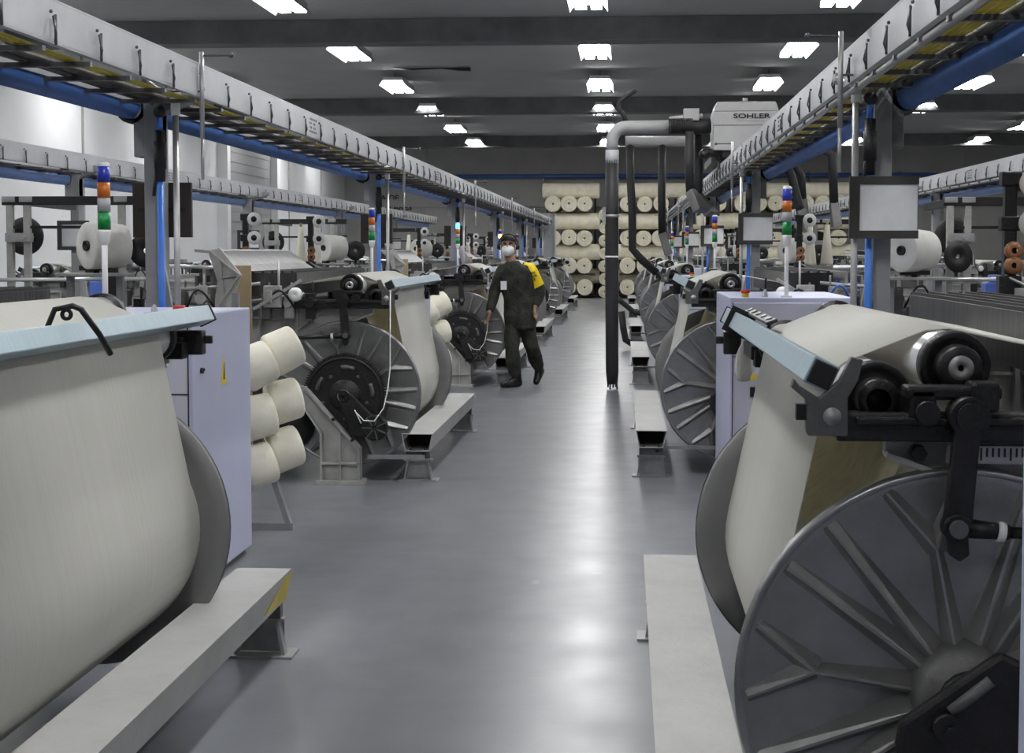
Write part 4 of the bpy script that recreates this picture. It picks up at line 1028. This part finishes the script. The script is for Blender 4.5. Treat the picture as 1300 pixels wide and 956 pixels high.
# head gear
def ell(c, r, sc, nm, m, par=per): 
    return MB().sphere(c, r, 24, 16, sc).build(nm, m, par)
h = hc
q = MB()
nu, nv = 24, 10; vs = []; 
for j in range(nv+1):
    ph = (PI*.56)*j/nv
    for i in range(nu):
        th = 2*PI*i/nu
        x = .093*math.sin(ph)*math.cos(th); y = .108*math.sin(ph)*math.sin(th); z = .082*math.cos(ph)
        vs.append((h.x+x, h.y+.012+y, h.z+.062+z + (.034*max(0,-math.sin(th))*math.sin(ph) if ph>.9 else 0)))
q.add(vs,[(j*nu+i,j*nu+(i+1)%nu,(j+1)*nu+(i+1)%nu,(j+1)*nu+i) for j in range(nv) for i in range(nu)],True)
q.build('hair','hair',per)
for sx in (-1,1):
    MB().sphere((h.x+sx*.031,h.y-.077,h.z+.028),.013,12,8,(1.3,.55,.45)).build('eye','mask',per)
    MB().sphere((h.x+sx*.031,h.y-.086,h.z+.028),.0085,10,8,(1.1,.7,.8)).build('pupil','black_ink',per)
    MB().tube([(h.x+sx*.015,h.y-.090,h.z+.048),(h.x+sx*.032,h.y-.090,h.z+.053),(h.x+sx*.052,h.y-.078,h.z+.046)],.0085,8).build('eyebrow','hair',per)
    MB().lathe((h.x+sx*.086,h.y+.0,h.z+.012),(sx,0,0),[(.0,.046),(.028,.044),(.038,.030),(.042,.008),(.036,.0)],20).build('ear_muff','black_rubber',per)
MB().tube([(h.x+.112*math.cos(math.radians(a_)),h.y+.0,h.z+.03+.128*math.sin(math.radians(a_))) for a_ in range(0,181,15)],.0085,8).build('headband','black_rubber',per)
MB().tube([(h.x+sx_*.084,h.y-.045,h.z+z_) for sx_,z_ in ((-1,-.02),(-1,.03))],.004,6).tube([(h.x+.084,h.y-.045,h.z-.02),(h.x+.088,h.y-.04,h.z+.03)],.004,6).build('mask_strap','mask',per)
MB().sphere((h.x-.002,h.y-.042,h.z-.034),.082,24,16,(.93,.98,.88)).build('face_mask','mask',per)
# armband round the upper arm on the right of the picture
a0 = pp(670.5,338,.02); a1 = pp(676,350,.028); a2 = pp(682.5,363.5,.045)
MB().tube([pp(664.5,335.5,.01),a0.lerp(a1,.15),a0.lerp(a1,.6),a1,a2],[.030,.075,.086,.084,.081],26,False).build('armband','armband',per)
av = (a2-a1).normalized()
ang = math.atan2(-(a2-a1).x, -(a2-a1).z)
for i,(s_,z_) in enumerate((('PLAN',0.0),('DN-III',.040),('-E',.080))):
    p = a1 + av*(-.03+z_) + Vector((.004,-.092,0))
    text_obj(s_, .040, 'black_ink', per, p, (PI/2, ang*.9, 0), 'armband_lettering', .004)
# badge
MB().box(-.035,.035,-.004,.0,-.05,.05).build('badge','paper',per,loc=tuple(pp(640.5,362,-.135)))

# ------------------------------------------------------------------ small things on the near looms
t = empty('yarn_clip',(-1.615,4.46,1.355)); tag(t,'black metal thread clip over the bar of the nearest left loom','clip')
MB().tube([(-.05,-.02,.02),(-.03,-.01,.075),(.02,0,.085),(.045,0,.075),(.085,.04,.0),(.10,.09,-.06)],.009,8).build('clip_arm','black_iron',t)
MB().lathe((.0,0,.06),(0,1,0),[(.008,0),(.018,0),(.018,.01),(.008,.01)],14,True).build('clip_eye','black_iron',t)
t = empty('selector_plate',(.470,5.25,1.352)); t.rotation_euler = (0,math.radians(-20),0); tag(t,'black plate with round buttons on the far end of the nearest right bar','plate')
MB().box(-.0,.040,.0,1.0,.0,.012).build('plate_body','black_iron',t,bevel=.004)
for k in range(5): MB().cyl((.020,.08+k*.2,.012),(.020,.08+k*.2,.018),.013,n=14).build('round_button','galv',t)
t = MB().box(-.05,.05,0,.02,-.05,.05).build('bar_strap','black_iron',loc=(.435,6.02,1.327)); t.rotation_euler = (0,math.radians(25),0); tag(t,'thin black strap around the far end of the nearest right bar','strap')
t = MB().lathe((0,0,0),(0,0,1),[(.0,-.075),(.022,-.07),(.036,-.03),(.030,.03),(.018,.06),(.01,.075),(.006,.16),(0,.16)],20).build('yarn_bag','white_yarn',loc=(.462,6.15,1.165)); tag(t,'small white yarn tuft bag hanging under the nearest right bar','yarn bag')

# ------------------------------------------------------------------ camera, world, colour
cam = bpy.data.cameras.new('camera'); co = bpy.data.objects.new('camera', cam); COL.objects.link(co)
co.location = (0,0,1.6); cam.sensor_width = 36; cam.lens = 2000/1300*36
co.rotation_euler = (math.radians(90-3.30), 0, math.radians(4.09)); cam.shift_y = -44.5/1300
cam.clip_end = 200; scene.camera = co
w = bpy.data.worlds.new('world'); scene.world = w; w.use_nodes = True
w.node_tree.nodes['Background'].inputs[0].default_value = (.85,.88,.92,1); w.node_tree.nodes['Background'].inputs[1].default_value = .15
scene.view_settings.view_transform = 'Standard'; scene.view_settings.look = 'None'
scene.view_settings.exposure = .34; scene.view_settings.gamma = 1.; scene.view_settings.use_curve_mapping = False
scene.cycles.max_bounces = 6; scene.cycles.diffuse_bounces = 4
